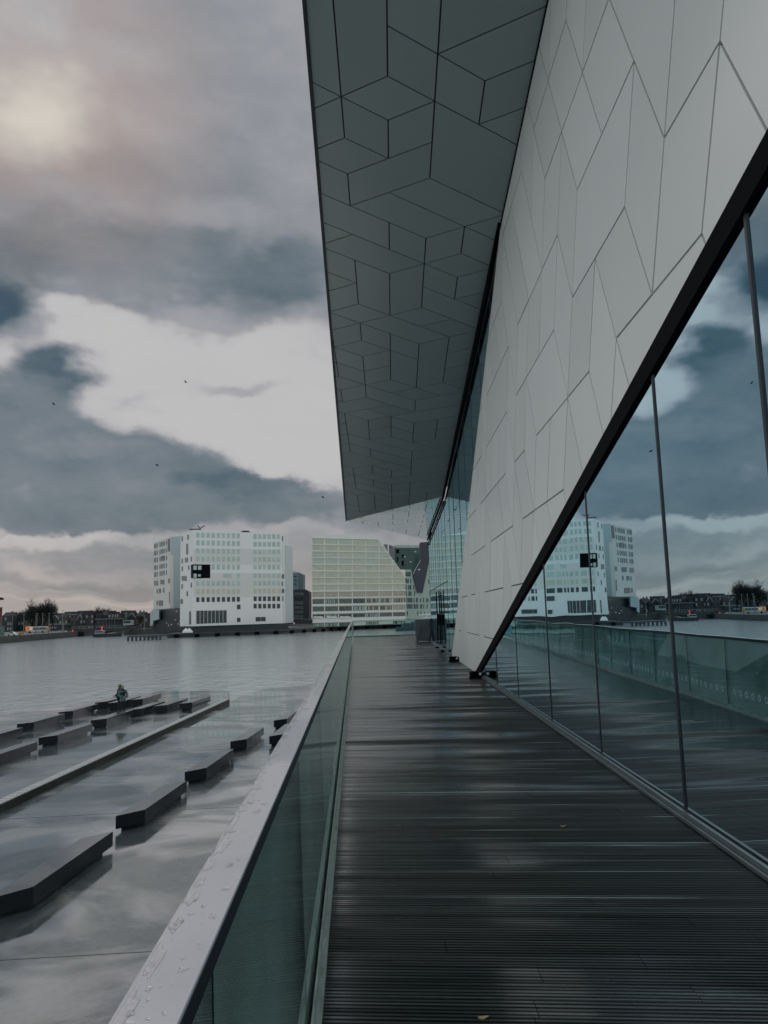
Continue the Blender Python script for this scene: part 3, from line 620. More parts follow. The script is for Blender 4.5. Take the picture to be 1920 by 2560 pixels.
def person(x, y, z, rz, lab, coat, hood, lean, s):
    t = thing('person', (x, y, z), lab, 'person', rz=rz); t.scale = (s, s, s)
    L = lean
    # body faces -Y; one continuous skinned figure: pelvis, spine, neck, legs and arms
    v = [(0, 0, .92), (0, 0, 1.12), (L*.3, -.02, 1.32), (L*.5, -.02, 1.44), (L*.7, -.03, 1.54),
         (.09, 0, .86), (.10, -.02, .48), (.10, .03, .09), (.11, -.10, .035),
         (-.09, 0, .86), (-.10, 0, .48), (-.11, .06, .09), (-.12, -.08, .035),
         (L*.4+.18, 0, 1.40), (L*.3+.25, -.08, 1.14), (L*.3+.10, -.24, 1.02),
         (L*.4-.18, 0, 1.40), (L*.3-.25, -.06, 1.14), (L*.3-.08, -.26, 1.06)]
    e = [(0, 1), (1, 2), (2, 3), (3, 4), (0, 5), (5, 6), (6, 7), (7, 8), (0, 9), (9, 10), (10, 11), (11, 12), (3, 13), (13, 14), (14, 15), (3, 16), (16, 17), (17, 18)]
    r = [.15, .135, .165, .12, .055, .10, .075, .05, .04, .10, .075, .05, .04, .08, .06, .045, .08, .06, .045]
    skinned('body', v, e, r, TROU, t)
    # coat over trunk and arms
    vc = [(0, 0, .78), (0, 0, .95), (L*.15, 0, 1.15), (L*.35, -.01, 1.34), (L*.5, -.02, 1.46), (L*.4+.20, 0, 1.40), (L*.3+.28, -.08, 1.13), (L*.3+.12, -.25, 1.02), (L*.4-.20, 0, 1.40), (L*.3-.28, -.06, 1.13), (L*.3-.10, -.27, 1.06)]
    skinned('coat', vc, [(0, 1), (1, 2), (2, 3), (3, 4), (4, 5), (5, 6), (6, 7), (4, 8), (8, 9), (9, 10)], [(.20, .17), (.19, .17), (.18, .16), (.20, .15), (.13, .11), .10, .08, .062, .10, .08, .062], coat, t, root=1)
    hx = L*.75
    skinned('head', [(hx, -.04, 1.58), (hx, -.05, 1.64), (hx, -.045, 1.72)], [(0, 1), (1, 2)], [.062, (.078, .09), (.072, .085)], SKIN, t)
    f = MB(); f.v = []
    for sx in (-1, 1):
        g = MB(); g.tube([(hx+sx*.032, -.14, 1.665), (hx+sx*.032, -.125, 1.665)], .011, 6)
        me = bpy.data.meshes.new('eye'); me.from_pydata(g.v, [], g.f); me.materials.append(BLACK); o = bpy.data.objects.new('eye', me); col.objects.link(o); o.parent = t; ORG[o.name] = ORG[t.name]
    g = MB(); g.prism([(hx-.014, -.135, 1.62), (hx+.014, -.135, 1.62), (hx, -.13, 1.665)], (0, -.03, 0)); me = bpy.data.meshes.new('nose'); me.from_pydata(g.v, [], g.f); me.materials.append(SKIN); o = bpy.data.objects.new('nose', me); col.objects.link(o); o.parent = t
    skinned('hood' if hood else 'hair', [(hx, .01, 1.52), (hx, .025, 1.62), (hx, .01, 1.72), (hx, -.04, 1.775)], [(0, 1), (1, 2), (2, 3)], [(.10, .08) if hood else .07, .10, .10, .07], coat if hood else HAIR, t, root=1)
    for sx, hp in ((1, (L*.3+.06, -.30, 1.00)), (-1, (L*.3-.04, -.32, 1.04))):
        hv = [hp, (hp[0]-sx*.05, hp[1]-.03, hp[2]-.01)]; he = [(0, 1)]; hr_ = [.036, .036]
        for k in range(4):
            a = len(hv); oz = .024-.016*k; ln = (.052, .06, .056, .045)[k]
            hv += [(hp[0]-sx*(.05+ln), hp[1]-.035, hp[2]+oz), (hp[0]-sx*(.05+ln*1.6), hp[1]-.012, hp[2]+oz-.004)]; he += [(1, a), (a, a+1)]; hr_ += [.0095, .0085]
        a = len(hv); hv += [(hp[0]-sx*.02, hp[1]-.05, hp[2]+.04), (hp[0]-sx*.05, hp[1]-.06, hp[2]+.055)]; he += [(0, a), (a, a+1)]; hr_ += [.012, .010]
        skinned('hand', hv, he, hr_, SKIN, t, sub=1)
pp = G(303, 1712, TZ2+1.76)
person(pp.x+.12, pp.y, TZ2, R(35), 'person in a green hooded coat with folded arms, behind the third bench', COATG, True, -.05, .97)
person(pp.x-.20, pp.y+.28, TZ2, R(-60), 'person with brown hair in a dark navy coat, leaning on the green-coated one', COATD, False, .10, 1.0)

# ------------------------------------------------------------------ far shore: quays and land
STONE = mat('quay_stone', (.07, .072, .07), .8, 0, .5, .6)
LAND = mat('street_paving', (.10, .10, .098), .7, 0, .3, .3)
def ground(name, pts, z, m, dep=6): b = MB(); b.prism([(p[0], p[1], z) for p in pts], (0, 0, -dep)); return b.build(name, m, kind='structure')
ground('quay_street', [(-600, 60), (-190, 180), (-145.2, 288), (-150, 340), (-153.6, 379), (-158, 400), (-158, 432), (-60, 432), (150, 500), (400, 600), (400, 1500), (-1500, 1500)], -3.0, LAND)
ground('north_quay', [(-131, 384), (-92, 385), (-90, 330), (-86, 300), (-78, 300), (-42, 318.5), (-33.5, 334), (-14, 372), (12, 380), (160, 386), (400, 420), (400, 598), (-60, 431.5), (-131, 431.5)], -3.9, STONE)
def px(ox, oy, sc): return lambda x, y: (ox+x/sc, oy+y/sc)
za = px(340, 1280, 4.1475); zb = px(700, 1320, 4.1475); zc = px(0, 1480, 8.295); zd = px(180, 1480, 7.541); ze = px(360, 1480, 8.295)
def facade(mb, pl, z, pts, dep=10, mi=0, lift=0):
    """polygon traced on a vertical facade plane, swept back into the building"""
    a, b = pl; nn = Vector((b[1]-a[1], -(b[0]-a[0]), 0)).normalized()
    if nn.y < 0: nn = -nn
    P_ = [PL(*z(*p), a, b)-nn*lift for p in pts]; mb.prism(P_, Vector((0, dep, 0)), mi); return P_
def win(pl, z, r, m, parent, lift=.12, name='window'):
    x0, y0, x1, y1 = r; mb = MB(); facade(mb, pl, z, [(x0, y0), (x1, y0), (x1, y1), (x0, y1)], .3+lift, 0, lift)
    return mb.build(name, m, parent)

# ---- white office block on the pier
WH = mat('white_render', (.79, .785, .76), .5, 0, .05, .08); WH2 = mat('cream_render', (.68, .67, .63), .55, 0, .05, .08); BLUEW = mat('bluish_render', (.40, .48, .50), .5, 0, .08, .1)
PG = mat('pale_green_glass', (.42, .55, .50), .25, 0, .35, .25); PG2 = mat('pale_cream_glass', (.52, .55, .42), .25, 0, .3, .25); DG = mat('dark_teal_glass', (.02, .045, .05), .12, 0, .5, .4); DGW = mat('blue_grey_glass', (.09, .14, .16), .15, 0, .3, .4)
DARKB = mat('dark_brick', (.035, .042, .05), .6, 0, .5, .8)
wb = thing('office_block', (-60, 315, -3.9), 'large white waterside block with grid windows and a black loggia cut in its corner', 'building')
F1 = ((-76.6, 303), (-44.2, 324.8)); L1 = ((-85.2, 315.7), (-76.6, 303)); ZT, ZB = 36.77, -1.33
b = MB(); b.prism([(-76.6, 303, ZB), (-44.2, 324.8, ZB), (-42.5, 334, ZB), (-62, 352, ZB), (-85.2, 315.7, ZB)], (0, 0, ZT-ZB)); b.build('wall', WH, wb)
for (ya, yb, m_) in ((383, 545, WH2), (632, 880, WH2)):
    b = MB(); facade(b, F1, za, [(600, ya), (1508, ya+3), (1512, yb+3), (600, yb)], .2, 0, .05); b.build('wall_band', m_, wb)
b = MB(); b.prism([(-77.2, 304, ZB), (-77.2, 304, ZB-2.9), (-42, 326.5, ZB-2.9), (-42, 326.5, ZB)], (-4, 8, 0)); b.build('plinth', DARKB, wb)
b = MB(); b.prism([(-43.2, 329, ZB), (-41.2, 338, ZB), (-55, 350, ZB), (-60, 340, ZB)], (0, 0, 33.5)); b.build('side_wing', mat('grey_render', (.58, .62, .63), .5, 0, .08, .1), wb)
rowsL = [213, 293, 378, 460, 545, 640, 715, 800, 885]; rowsR = [230, 310, 390, 468, 547, 637, 713, 795, 876, 952]
cL = [623, 676, 730, 783, 836, 889, 941, 993, 1043]; cR = [1219, 1268, 1316, 1365, 1413, 1461]
rnd = random.Random(2); small = MB(); cnt = 0
for k, y0 in enumerate(rowsL):
    for x in cL:
        if k == 4 and x < 783: continue
        if k == 5 and x < 1043: continue
        yy_ = y0+(x-623)*((rowsR[k]-rowsL[k])/850); m_ = (PG if k < 7 else PG2) if k < 8 else DG
        win(F1, za, (x+2, yy_, x+33, yy_+(50 if k < 8 else 48)), m_, wb); cnt += 1
small = MB()
for k, y0 in enumerate(rowsR):
    for x in cR:
        r = (x, y0, x+31, y0+47); m_ = PG if k < 7 else PG2 if k < 8 else DG
        if cnt < 94: win(F1, za, r, m_, wb); cnt += 1
        else: facade(small, F1, za, [(r[0], r[1]), (r[2], r[1]), (r[2], r[3]), (r[0], r[3])], .42, (PG, PG2, DG).index(m_), .12)
if small.v: small.build('window_rows', [PG, PG2, DG], wb, kind='stuff')
for r, m_ in (((905, 640, 990, 680), PG), ((1047, 960, 1082, 1008), DG), ((1047, 1097, 1082, 1140), DG), ((1240, 1089, 1290, 1133), DG), ((1294, 1088, 1343, 1131), DG)): win(F1, za, r, m_, wb)
bw = MB(); facade(bw, F1, za, [(622, 1024), (940, 1019), (940, 1147), (622, 1160)], .4, 0, .10); bw = bw.build('large_window', DG, wb)
for k in range(9):
    x = 622+k*39.7; s_ = MB(); facade(s_, F1, za, [(x-1.5, 1024-k*.6), (x+1.5, 1024-k*.6), (x+1.5, 1160-k*1.6), (x-1.5, 1160-k*1.6)], .2, 0, .2); s_.build('glazing_bar', WH, bw)
for r in ((475, 252, 487, 303), (533, 235, 547, 287), (522, 330, 541, 440), (475, 483, 487, 532), (510, 475, 522, 525), (527, 472, 540, 522), (569, 462, 581, 512), (475, 563, 487, 612), (541, 553, 554, 600), (473, 748, 486, 797), (568, 733, 581, 782), (475, 663, 526, 713)):
    win(L1, za, r, DGW, wb)
for r in ((526, 823, 540, 872), (464, 903, 486, 950), (554, 1030, 571, 1165)): win(L1, za, r, DG, wb)
lg = MB(); facade(lg, F1, za, [(598, 543), (768, 545), (768, 685), (598, 688)], .5, 0, .14); facade(lg, L1, za, [(573, 548), (599, 543), (599, 688), (573, 684)], .5, 0, .14)
lg = lg.build('loggia', BLACK, wb)
for r in ((588, 556, 626, 600), (588, 640, 626, 682), (640, 556, 675, 600), (640, 646, 668, 670)):
    win(F1, za, r, PG, lg, .28, 'loggia_window')
for r in ((1513, 250, 1522, 300), (1513, 645, 1522, 690), (1525, 645, 1533, 690), (1513, 720, 1522, 765), (1513, 797, 1522, 840), (1525, 797, 1533, 840), (1516, 875, 1526, 920)):
    win(((-44.2, 324.8), (-42.5, 334)), za, r, DGW, wb)
b = MB(); b.tube([D(*za(555, 180), 304), D(*za(672, 178), 306)], .25, 5); b.tube([D(*za(672, 178), 306), D(*za(638, 142), 306)], .2, 5); b.tube([D(*za(672, 165), 306), D(*za(712, 143), 306)], .2, 5)
b.build('roof_crane', DARKB, wb)
b = MB(); facade(b, ((-76.6, 306), (-44.2, 328)), za, [(1085, 205), (1110, 192), (1168, 194), (1170, 206)], 3); b.build('roof_hatch', DARKB, wb)
# far wing
wg = thing('office_wing', (-98, 350, -3.9), 'tall narrow white block on a dark glass base, left of the larger white block', 'building')
WF = ((-111, 363.8), (-96.3, 340)); WS = ((-96.3, 340), (-84, 352))
zt, zb_ = 38.39, D(*za(385, 1000), 340).z
b = MB(); b.prism([(-111, 363.8, zb_), (-96.3, 340, zb_), (-80, 346, zb_), (-90, 372, zb_)], (0, 0, zt-zb_)); b.build('wall', WH2, wg)
b = MB(); facade(b, ((-96.4, 339.9), (-79.9, 345.9)), za, [(388, 440), (463, 440), (463, 1000), (388, 1003)], .4, 0, .1); facade(b, ((-96.4, 339.9), (-79.9, 345.9)), za, [(360, 256), (463, 252), (463, 441), (360, 441)], .4, 0, .1); b.build('side_wall', BLUEW, wg)
sl_ = [-.27, -.25, -.22, -.2, -.17]
for k, y0 in enumerate((330, 405, 478, 555, 625)):
    for x in (188, 201, 217, 245, 260, 275, 290, 312):
        y = y0+sl_[k]*(x-190); win(WF, za, (x, y, x+9, y+46), DGW, wg)
for r in ((331, 278, 353, 408), (255, 703, 294, 750), (238, 795, 260, 840), (282, 788, 294, 835), (214, 922, 227, 966), (236, 917, 281, 972)): win(WF, za, r, DG, wg)
for r in ((262, 455, 298, 505), (187, 713, 230, 762), (334, 690, 352, 738), (216, 800, 228, 845), (344, 826, 352, 945)): win(WF, za, r, DGW, wg)
b = MB(); b.prism([(-110.9, 363.5, zb_-.02), (-96.2, 339.8, zb_-.02), (-77.5, 308, zb_-.02), (-76, 345, zb_-.02), (-90, 371, zb_-.02)], (0, 0, -9.6)); b.build('glass_base', mat('base_glass', (.022, .032, .04), .3, 0, .9, .5), wg)
GL = mat('warm_light', (.8, .8, .7), .4, emit=(1, .9, .75, .55))
ptp = ((-96.2, 339.8), (-77.5, 308))
for (x, y) in ((460, 1130), (495, 1142), (500, 1170), (410, 1118), (322, 1150), (370, 1165), (340, 1175), (440, 1160), (425, 1030), (512, 1050)):
    win(ptp, za, (x-2, y-2, x+2, y+2), GL, wg, .2, 'glass_glint')  # glowing specks drawn for the glints on the dark glass base
b = MB(); facade(b, ((-112.5, 364), (-97.5, 339.5)), za, [(160, 1042), (187, 1012), (252, 1015), (252, 1112), (192, 1126), (190, 1162), (160, 1185)], 2, 0, .6); b.build('stair_block', BLUEW, wg)
# ---- round the pier: small huts, parasols, flagpole, pontoon
def parasol(x, y, Y, lab):
    p = D(*ze(x, y), Y); t = thing('parasol', (p.x, p.y, -3.9), lab, 'parasol', 'parasols on the pier')
    c = MB(); c.tube([(p.x, p.y, p.z-.9), (p.x, p.y, p.z-.4), (p.x, p.y, p.z+.9)], [1.5, 1.45, .1], 10); c.build('canopy', mat('parasol_cloth', (.72, .72, .70), .7), t)
    c = MB(); c.tube([(p.x, p.y, -3.9), (p.x, p.y, p.z-.4)], .09, 6); c.build('pole', STEEL, t)
parasol(870, 795, 301, 'cream parasol on the pier, left of the pair below the white block'); parasol(938, 795, 301, 'cream parasol on the pier, right of the pair below the white block')
def jetty(name, pts, label, z0, z1, m, rail=False):
    o = MB(); o.origin = (pts[0][0], pts[0][1], z0); o.prism([(p[0], p[1], z0) for p in pts], (0, 0, z1-z0)); return o.build(name, m, label=label, cat='jetty')
a_ = G(*zd(1050, 925), WZ); b_ = G(*zd(1659, 900), WZ)
jt = thing('timber_jetty', (a_.x, a_.y, WZ), 'low dark timber jetty with a white boat boom in front of the narrow white block', 'jetty')
o = MB(); o.prism([(a_.x, a_.y, -4.3), (b_.x, b_.y, -4.3), (b_.x+1, b_.y+9, -4.3), (a_.x+1, a_.y+9, -4.3)], (0, 0, .5)); o.build('deck', DARKB, jt)
for k in range(9):
    t_ = k/8; p = a_.lerp(b_, t_); o = MB(); o.box((p.x-.3, p.y+.1, WZ-1), (p.x+.3, p.y+.7, -4.3)); o.build('pile', DARKB, jt)
o = MB(); o.bar(D(*zd(1395, 860), 284), D(*zd(1610, 858), 284), .5, .5); o.bar(D(*zd(1523, 890), 284), D(*zd(1523, 822), 284), .4, .4); o.build('boom', WH, jt)
# quay edge: fenders along the waterline of the pier
edge = [(-86, 299.6), (-78, 299.6), (-42, 318.2), (-33.5, 333.6), (-14, 371.6), (12, 379.6), (60, 381.8)]
fd = thing('quay_fendering', (-60, 308, WZ), 'dark timber fendering along the waterline of the pier', 'fender')
tr = MB()
for p, q_ in zip(edge, edge[1:]): tr.bar((p[0], p[1]-.3, -4.2), (q_[0], q_[1]-.3, -4.2), .5, .5)
tr.build('waling', DARKB, fd)
for p, q_ in zip(edge, edge[1:]):
    L = math.dist(p, q_); n_ = max(1, int(L/7))
    for k in range(n_):
        t_ = (k+.5)/n_; x, y = p[0]+(q_[0]-p[0])*t_, p[1]+(q_[1]-p[1])*t_; o = MB(); o.box((x-.9, y-1.1, WZ-.5), (x+.9, y-.6, -4.3)); o.build('fender_block', BLACK, fd)

# ---- pale yellow-green apartment block
ap = thing('apartment_block', (-10, 355, -3.9), 'wide pale yellow-green glazed apartment block with a sloping right shoulder', 'building')
F2 = ((-33.1, 341.5), (9.5, 366.0)); CO = mat('pale_concrete_frame', (.70, .71, .66), .6, 0, .08, .1)
prof = [(322, 60), (1010, 82), (1045, 130), (1120, 255), (1245, 430), (1300, 432), (1303, 985), (340, 1030)]
b = MB(); facade(b, F2, zb, prof, 16); b.build('wall', CO, ap)
YG = [mat('warm_refl_glass_a', (.50, .52, .40), .3, 0, .28, .6), mat('warm_refl_glass_b', (.46, .53, .44), .25, 0, .25, .6), mat('warm_refl_glass_c', (.54, .52, .41), .3, 0, .25, .6)]  # pale yellow-green colour paints in the warm reflection on the panes
DK2 = mat('dark_green_glass', (.10, .125, .11), .2, 0, .8, .8); CU = mat('beige_glass', (.40, .37, .29), .3, 0, .35, .5)  # darker panes of the lower storeys, then beige ones
bays = [(337, 455), (468, 600), (612, 744), (756, 884), (893, 1022), (1032, 1160), (1172, 1300)]
ry = [112, 180, 250, 318, 388, 458, 525, 595, 668, 740, 818, 898, 990]
slope_pts = [(1010, 82), (1045, 130), (1120, 255), (1245, 430)]
rnd = random.Random(8)
for k, y0 in enumerate(ry):
    dy = (456-450)*0+( -.0 )
    for bi, (x0, x1) in enumerate(bays):
        sk_ = (22-k*4.2)/960       # rows converge towards the right
        h_ = 48 if k < 11 else 38
        q = [(x0, y0+sk_*(x0-335)), (x1, y0+sk_*(x1-335)), (x1, y0+h_+sk_*(x1-335)), (x0, y0+h_+sk_*(x0-335))]
        q = clip(q, 175, -125*1.0, 175*1236-125*430) if k < 6 else q
        q = clip(q, 1, 0, 1297)
        if len(q) < 3 or max(p[0] for p in q)-min(p[0] for p in q) < 8: continue
        if k == 12 and bi > 2 and rnd.random() < .3: continue
        m_ = YG[rnd.choice((0, 1, 1) if k < 4 else (0, 2, 0))] if k < 8 else CU if (k == 8 or (k < 11 and bi > 3)) else DK2
        o = MB(); facade(o, F2, zb, q, .5, 0, .10); wn_ = o.build('window', m_, ap)
        if k >= 8:
            o = MB(); xx = x0+8
            while xx < x1-6:
                yy_ = y0+sk_*(xx-335)
                if rnd.random() < .8:
                    facade(o, F2, zb, [(xx, yy_+4), (xx+rnd.choice((6, 8)), yy_+4), (xx+8, yy_+h_-4), (xx, yy_+h_-4)], .2, 0, .2)
                xx += rnd.choice((12, 15, 22))
            if k != 8 and len(o.v) > 32: o.build('panes', DG if rnd.random() < .7 else PG, wn_)
        else:
            o = MB(); xx = x0+11
            lim = max(p[0] for p in q)-5
            while xx < lim:
                yy_ = y0+sk_*(xx-335); facade(o, F2, zb, [(xx, yy_+2), (xx+1.2, yy_+2), (xx+1.2, yy_+h_), (xx, yy_+h_)], .2, 0, .18); xx += 14
            if o.v: o.build('glazing_bars', CO, wn_)
for k, y0 in enumerate(ry):     # slab edges between the storeys
    sk_ = (22-k*4.2)/960; q = [(326, y0-12), (1303, y0-12+sk_*965), (1303, y0-6+sk_*965), (326, y0-6)]
    if k < 6: q = clip(q, 175, -125, 175*1240-125*430)
    o = MB(); facade(o, F2, zb, q, .8, 0, .45); o.build('floor_slab', CO, ap)
o = MB(); facade(o, ((-33.1, 345), (9.5, 370)), zb, [(470, 58), (690, 64), (690, 70), (470, 66)], 3); o.build('roof_rail', CO, ap)
for kx in range(3):   # pale banners in the lower windows
    o = MB(); q = (345+137*kx, 914, 445+143*kx, 934); facade(o, F2, zb, [(q[0], q[1]+4), (q[0]+16, q[1]), (q[0]+38, q[1]+5), (q[0]+70, q[1]+1), (q[2], q[1]+6), (q[2], q[3]), (q[0]+50, q[3]-4), (q[0], q[3]-2)], .1, 0, .35); o.build('banner', WH, ap)
# green-white side wing with slits and the slate wedge
F3 = ((9.5, 366.0), (38, 378)); GW = mat('mint_render', (.34, .43, .38), .5, 0, .1, .08)
sw_ = thing('gabled_block', (14, 375, -3.9), 'pale mint block with narrow slit windows, right of the yellow-green apartments', 'building')
b = MB(); facade(b, F3, zb, [(1301, 432), (1358, 432), (1420, 668), (1478, 672), (1548, 340), (1600, 340), (1600, 985), (1304, 985)], 14); b.build('wall', GW, sw_)
rnd = random.Random(3)
for y0, xs in ((455, (1302, 1314, 1326, 1337, 1346)), (525, (1302, 1313, 1326, 1350)), (592, (1304, 1330, 1342, 1351, 1381)), (657, (1304, 1331, 1343, 1354, 1390)), (725, (1312, 1326, 1338, 1350, 1362, 1384, 1410, 1420, 1452, 1482, 1514, 1530)), (790, (1314, 1328, 1340, 1352, 1364, 1386, 1396, 1412, 1424, 1454, 1463, 1486, 1520)), (862, (1316, 1424, 1455, 1500)), (535, (1538,)), (655, (1550,))):
    for x in xs: win(F3, zb, (x, y0, x+8, y0+46), DG, sw_, .15, 'slit_window')
st_ = thing('slate_tower', (26, 385, -3.9), 'dark slate-clad tower wedge between mint walls, beside the museum glass', 'building')
b = MB(); facade(b, ((9.5, 365.2), (38, 377.2)), zb, [(1452, 150), (1540, 143), (1548, 335), (1478, 672), (1420, 668), (1378, 478), (1455, 335)], 12); b.build('wall', mat('slate', (.035, .042, .055), .5, 0, .3, .6), st_)
b = MB(); facade(b, ((9.5, 365.2), (38, 377.2)), zb, [(1430, 425), (1452, 423), (1450, 438), (1428, 440)], .3, 0, .2); b.build('skylight', PG, st_)
b = MB(); facade(b, ((9.5, 365.1), (38, 377.1)), zb, [(1380, 478), (1457, 333), (1455, 332), (1377, 476)], .1, 0, .1); b.build('edge_flashing', WH, st_)
gt = thing('glass_tower', (8, 420, -3.9), 'dark green glass office tower behind the pale apartments', 'building')
F4 = ((-14, 415), (30, 415)); b = MB(); facade(b, F4, zb, [(1185, 192), (1462, 192), (1462, 800), (1185, 800)], 18); b.build('wall', mat('green_glass', (.03, .10, .09), .12, 0, .7, .35), gt)
b = MB(); facade(b, F4, zb, [(1185, 176), (1450, 178), (1450, 206), (1185, 206)], 17, 0, .4); b.build('parapet', mat('pale_glass', (.35, .45, .42), .3, 0, .2, .4), gt)
rnd = random.Random(12)
for j in range(9):
    o = MB(); y = 222+j*24; facade(o, F4, zb, [(1188, y), (1458, y), (1458, y+3), (1188, y+3)], .3, 0, .25); o.build('floor_line', mat('tower_line', (.09, .16, .15), .4), gt)
for j in range(13):
    x = 1206+j*20; o = MB(); facade(o, F4, zb, [(x, 206), (x+2, 206), (x+2, 440), (x, 440)], .3, 0, .22); o.build('mullion', mat('tower_line', (.09, .16, .15), .4), gt)
for (x, y, w_, h_) in ((1205, 222, 30, 40), (1262, 275, 26, 30), (1212, 300, 14, 50), (1262, 340, 22, 50)): win(F4, zb, (x, y, x+w_, y+h_), BLACK, gt, .4, 'dark_panel')
for (x, y) in ((1285, 290), (1345, 345), (1396, 240)): win(F4, zb, (x, y, x+18, y+13), PG, gt, .45, 'open_window')
b = MB(); facade(b, ((-14, 413), (30, 413)), zb, [(1130, 172), (1183, 192), (1183, 330), (1130, 300)], 8); facade(b, ((-14, 411), (30, 411)), zb, [(1075, 170), (1117, 170), (1117, 330), (1075, 330)], 8)
b.build('service_core', mat('core_grey', (.16, .18, .20), .5, 0, .6, .4), gt)
# blue-grey tower and dark blocks left of it
bt = thing('grey_tower', (-50, 420, -3), 'narrow blue-grey tower behind the dark brick block', 'building')
F5 = ((-55, 420), (-30, 420)); b = MB(); facade(b, F5, zb, [(108, 468), (190, 458), (190, 660), (108, 660)], 10); b.build('wall', mat('bluegrey', (.16, .24, .28), .5, 0, .1, .2), bt)
b = MB(); facade(b, F5, zb, [(190, 458), (240, 480), (240, 660), (190, 660)], 10, 0, -.3); b.build('side_wall', mat('bluegrey2', (.12, .17, .20), .5, 0, .1, .2), bt)
for y in (494, 535, 575):
    for x in (142, 153, 164): win(F5, zb, (x, y, x+8, y+14), DG, bt)
for k in range(6): win(F5, zb, (114+k*9, 446, 118+k*9, 466), BLUEW, bt, .2, 'parapet_post')
db = thing('dark_brick_block', (-45, 395, -3), 'dark brick block with pale window bands between the white block and the apartments', 'building')
F6 = ((-55, 395), (-30, 395)); b = MB(); facade(b, F6, zb, [(125, 640), (258, 635), (300, 660), (298, 960), (125, 960)], 14); b.build('wall', DARKB, db)
for k in range(5):
    y = 668+k*47
    for x in (152, 176, 200, 222): win(F6, zb, (x, y, x+20, y+30), mat('grey_pane', (.12, .14, .145), .25, 0, .6, .8) if k != 1 else DG, db)
for k in range(3): win(F6, zb, (150+k*32, 900, 176+k*32, 945), DGW, db, .2, 'shop_window')
lb_ = thing('waterside_pavilion', (-40, 350, -3.9), 'low dark pavilion with a pale handrail on the quay under the dark brick block', 'building')
F7 = ((-46, 345), (-33, 345)); b = MB(); facade(b, F7, zb, [(55, 935), (335, 950), (335, 1000), (55, 1000)], 8); b.build('wall', DARKB, lb_)
o = MB(); facade(o, F7, zb, [(35, 998), (335, 994), (335, 999), (35, 1003)], .3, 0, .4); o.build('handrail', mat('pale_rail', (.3, .33, .32), .5), lb_)
win(F7, zb, (144, 985, 152, 993), GL, lb_, .5, 'lamp')
def boat(name, loc, L, Wd, H, m1, m2, label, cab=(.3, .75, 1.4), rz=0, boom=False):
    t = thing(name, loc, label, 'boat', None); x, y, z = loc
    h = MB(); n_ = 9; ring = []
    for lv, (zz, k_) in enumerate(((-.3, .75), (H, 1))):
        pts = []
        for s_ in (1, -1):
            rr_ = range(n_) if s_ == 1 else range(n_-1, -1, -1)
            for i in rr_:
                u = i/(n_-1); w_ = Wd/2*k_*(1-max(0, (u-.6)/.4)**2)*(.85+.15*min(1, u*5)); pts.append((x-L/2+L*u*(1 if lv else .97), y+s_*w_, z+zz+(.25*H*max(0, u-.7)/.3 if lv else 0)))
        ring.append(pts)
    base = len(h.v); N_ = len(ring[0]); h.v += [Vector(p) for r_ in ring for p in r_]
    for i in range(N_): j = (i+1) % N_; h.f.append((base+i, base+j, base+N_+j, base+N_+i)); h.mi.append(0); h.tone.append(0)
    h.f.append(tuple(base+N_+i for i in range(N_))); h.mi.append(0); h.tone.append(0); h.build('hull', m1, t)
    c = MB(); c.prism([(x-L/2+L*cab[0], y-Wd*.32, z+H), (x-L/2+L*cab[1], y-Wd*.32, z+H), (x-L/2+L*cab[1], y+Wd*.32, z+H), (x-L/2+L*cab[0], y+Wd*.32, z+H)], (.3, 0, cab[2])); c.build('cabin', m2, t)
    c = MB(); c.box((x-L/2+L*cab[0]+.4, y-Wd*.32-.05, z+H+cab[2]*.4), (x-L/2+L*cab[1]-.1, y-Wd*.32+.05, z+H+cab[2]*.8)); c.build('cabin_window', DG, t)
    if boom:
        c = MB(); c.tube([(x, y, z+H), (x, y, z+H+5.2)], .12, 6); c.bar((x-3.5, y, z+H+2.8), (x+3.5, y, z+H+2.8), .3, .4); c.build('mast', WH, t)
    return t
p = D(*zb(1515, 925), 355); boat('motor_yacht', (p.x, 355, -3.9), 11, 3.6, 1.6, WH, WH, 'white yacht with radar mast against the mint block, above the grey tarpaulin', boom=True)
BLU = mat('blue_paint', (.05, .27, .46), .4); TEA = mat('teal_dark', (.03, .07, .09), .5)
p = G(*zb(1275, 1065), WZ); boat('moored_barge', (p.x+2, p.y-3, WZ), 10, 3.5, 1.6, TEA, TEA, 'dark blue barge moored left of the bright blue boat')
p = G(*zb(1375, 1060), WZ); boat('covered_boat', (p.x+1.5, p.y-2, WZ), 12, 3.6, 2.2, BLU, BLU, 'boat under a bright blue cover behind the end railing')
# planting on the quay
def shrub(x, y, Y, r_, label):
    p = D(*zb(x, y), Y); o = MB(); o.origin = tuple(p); q = random.Random(int(x))
    for _ in range(260):
        v = Vector((q.gauss(0, .5), q.gauss(0, .4), q.gauss(0, .35)))*r_; c_ = p+v; a = Vector((q.uniform(-1, 1), q.uniform(-1, 1), q.uniform(-1, 1)))*.35; b2 = Vector((q.uniform(-1, 1), q.uniform(-1, 1), q.uniform(-1, 1)))*.35; o.face([c_, c_+a, c_+b2])
    o.build('shrub', mat('shrub_leaf', (.16, .22, .15), .7, 0, .4, .5), label=label, cat='shrub', group='shrubs on the quay under the mint block')
shrub(1370, 950, 371, 2.2, 'pale green shrub on the quay, left of the yacht'); shrub(1420, 940, 371, 1.6, 'smaller green shrub on the quay under the yacht')

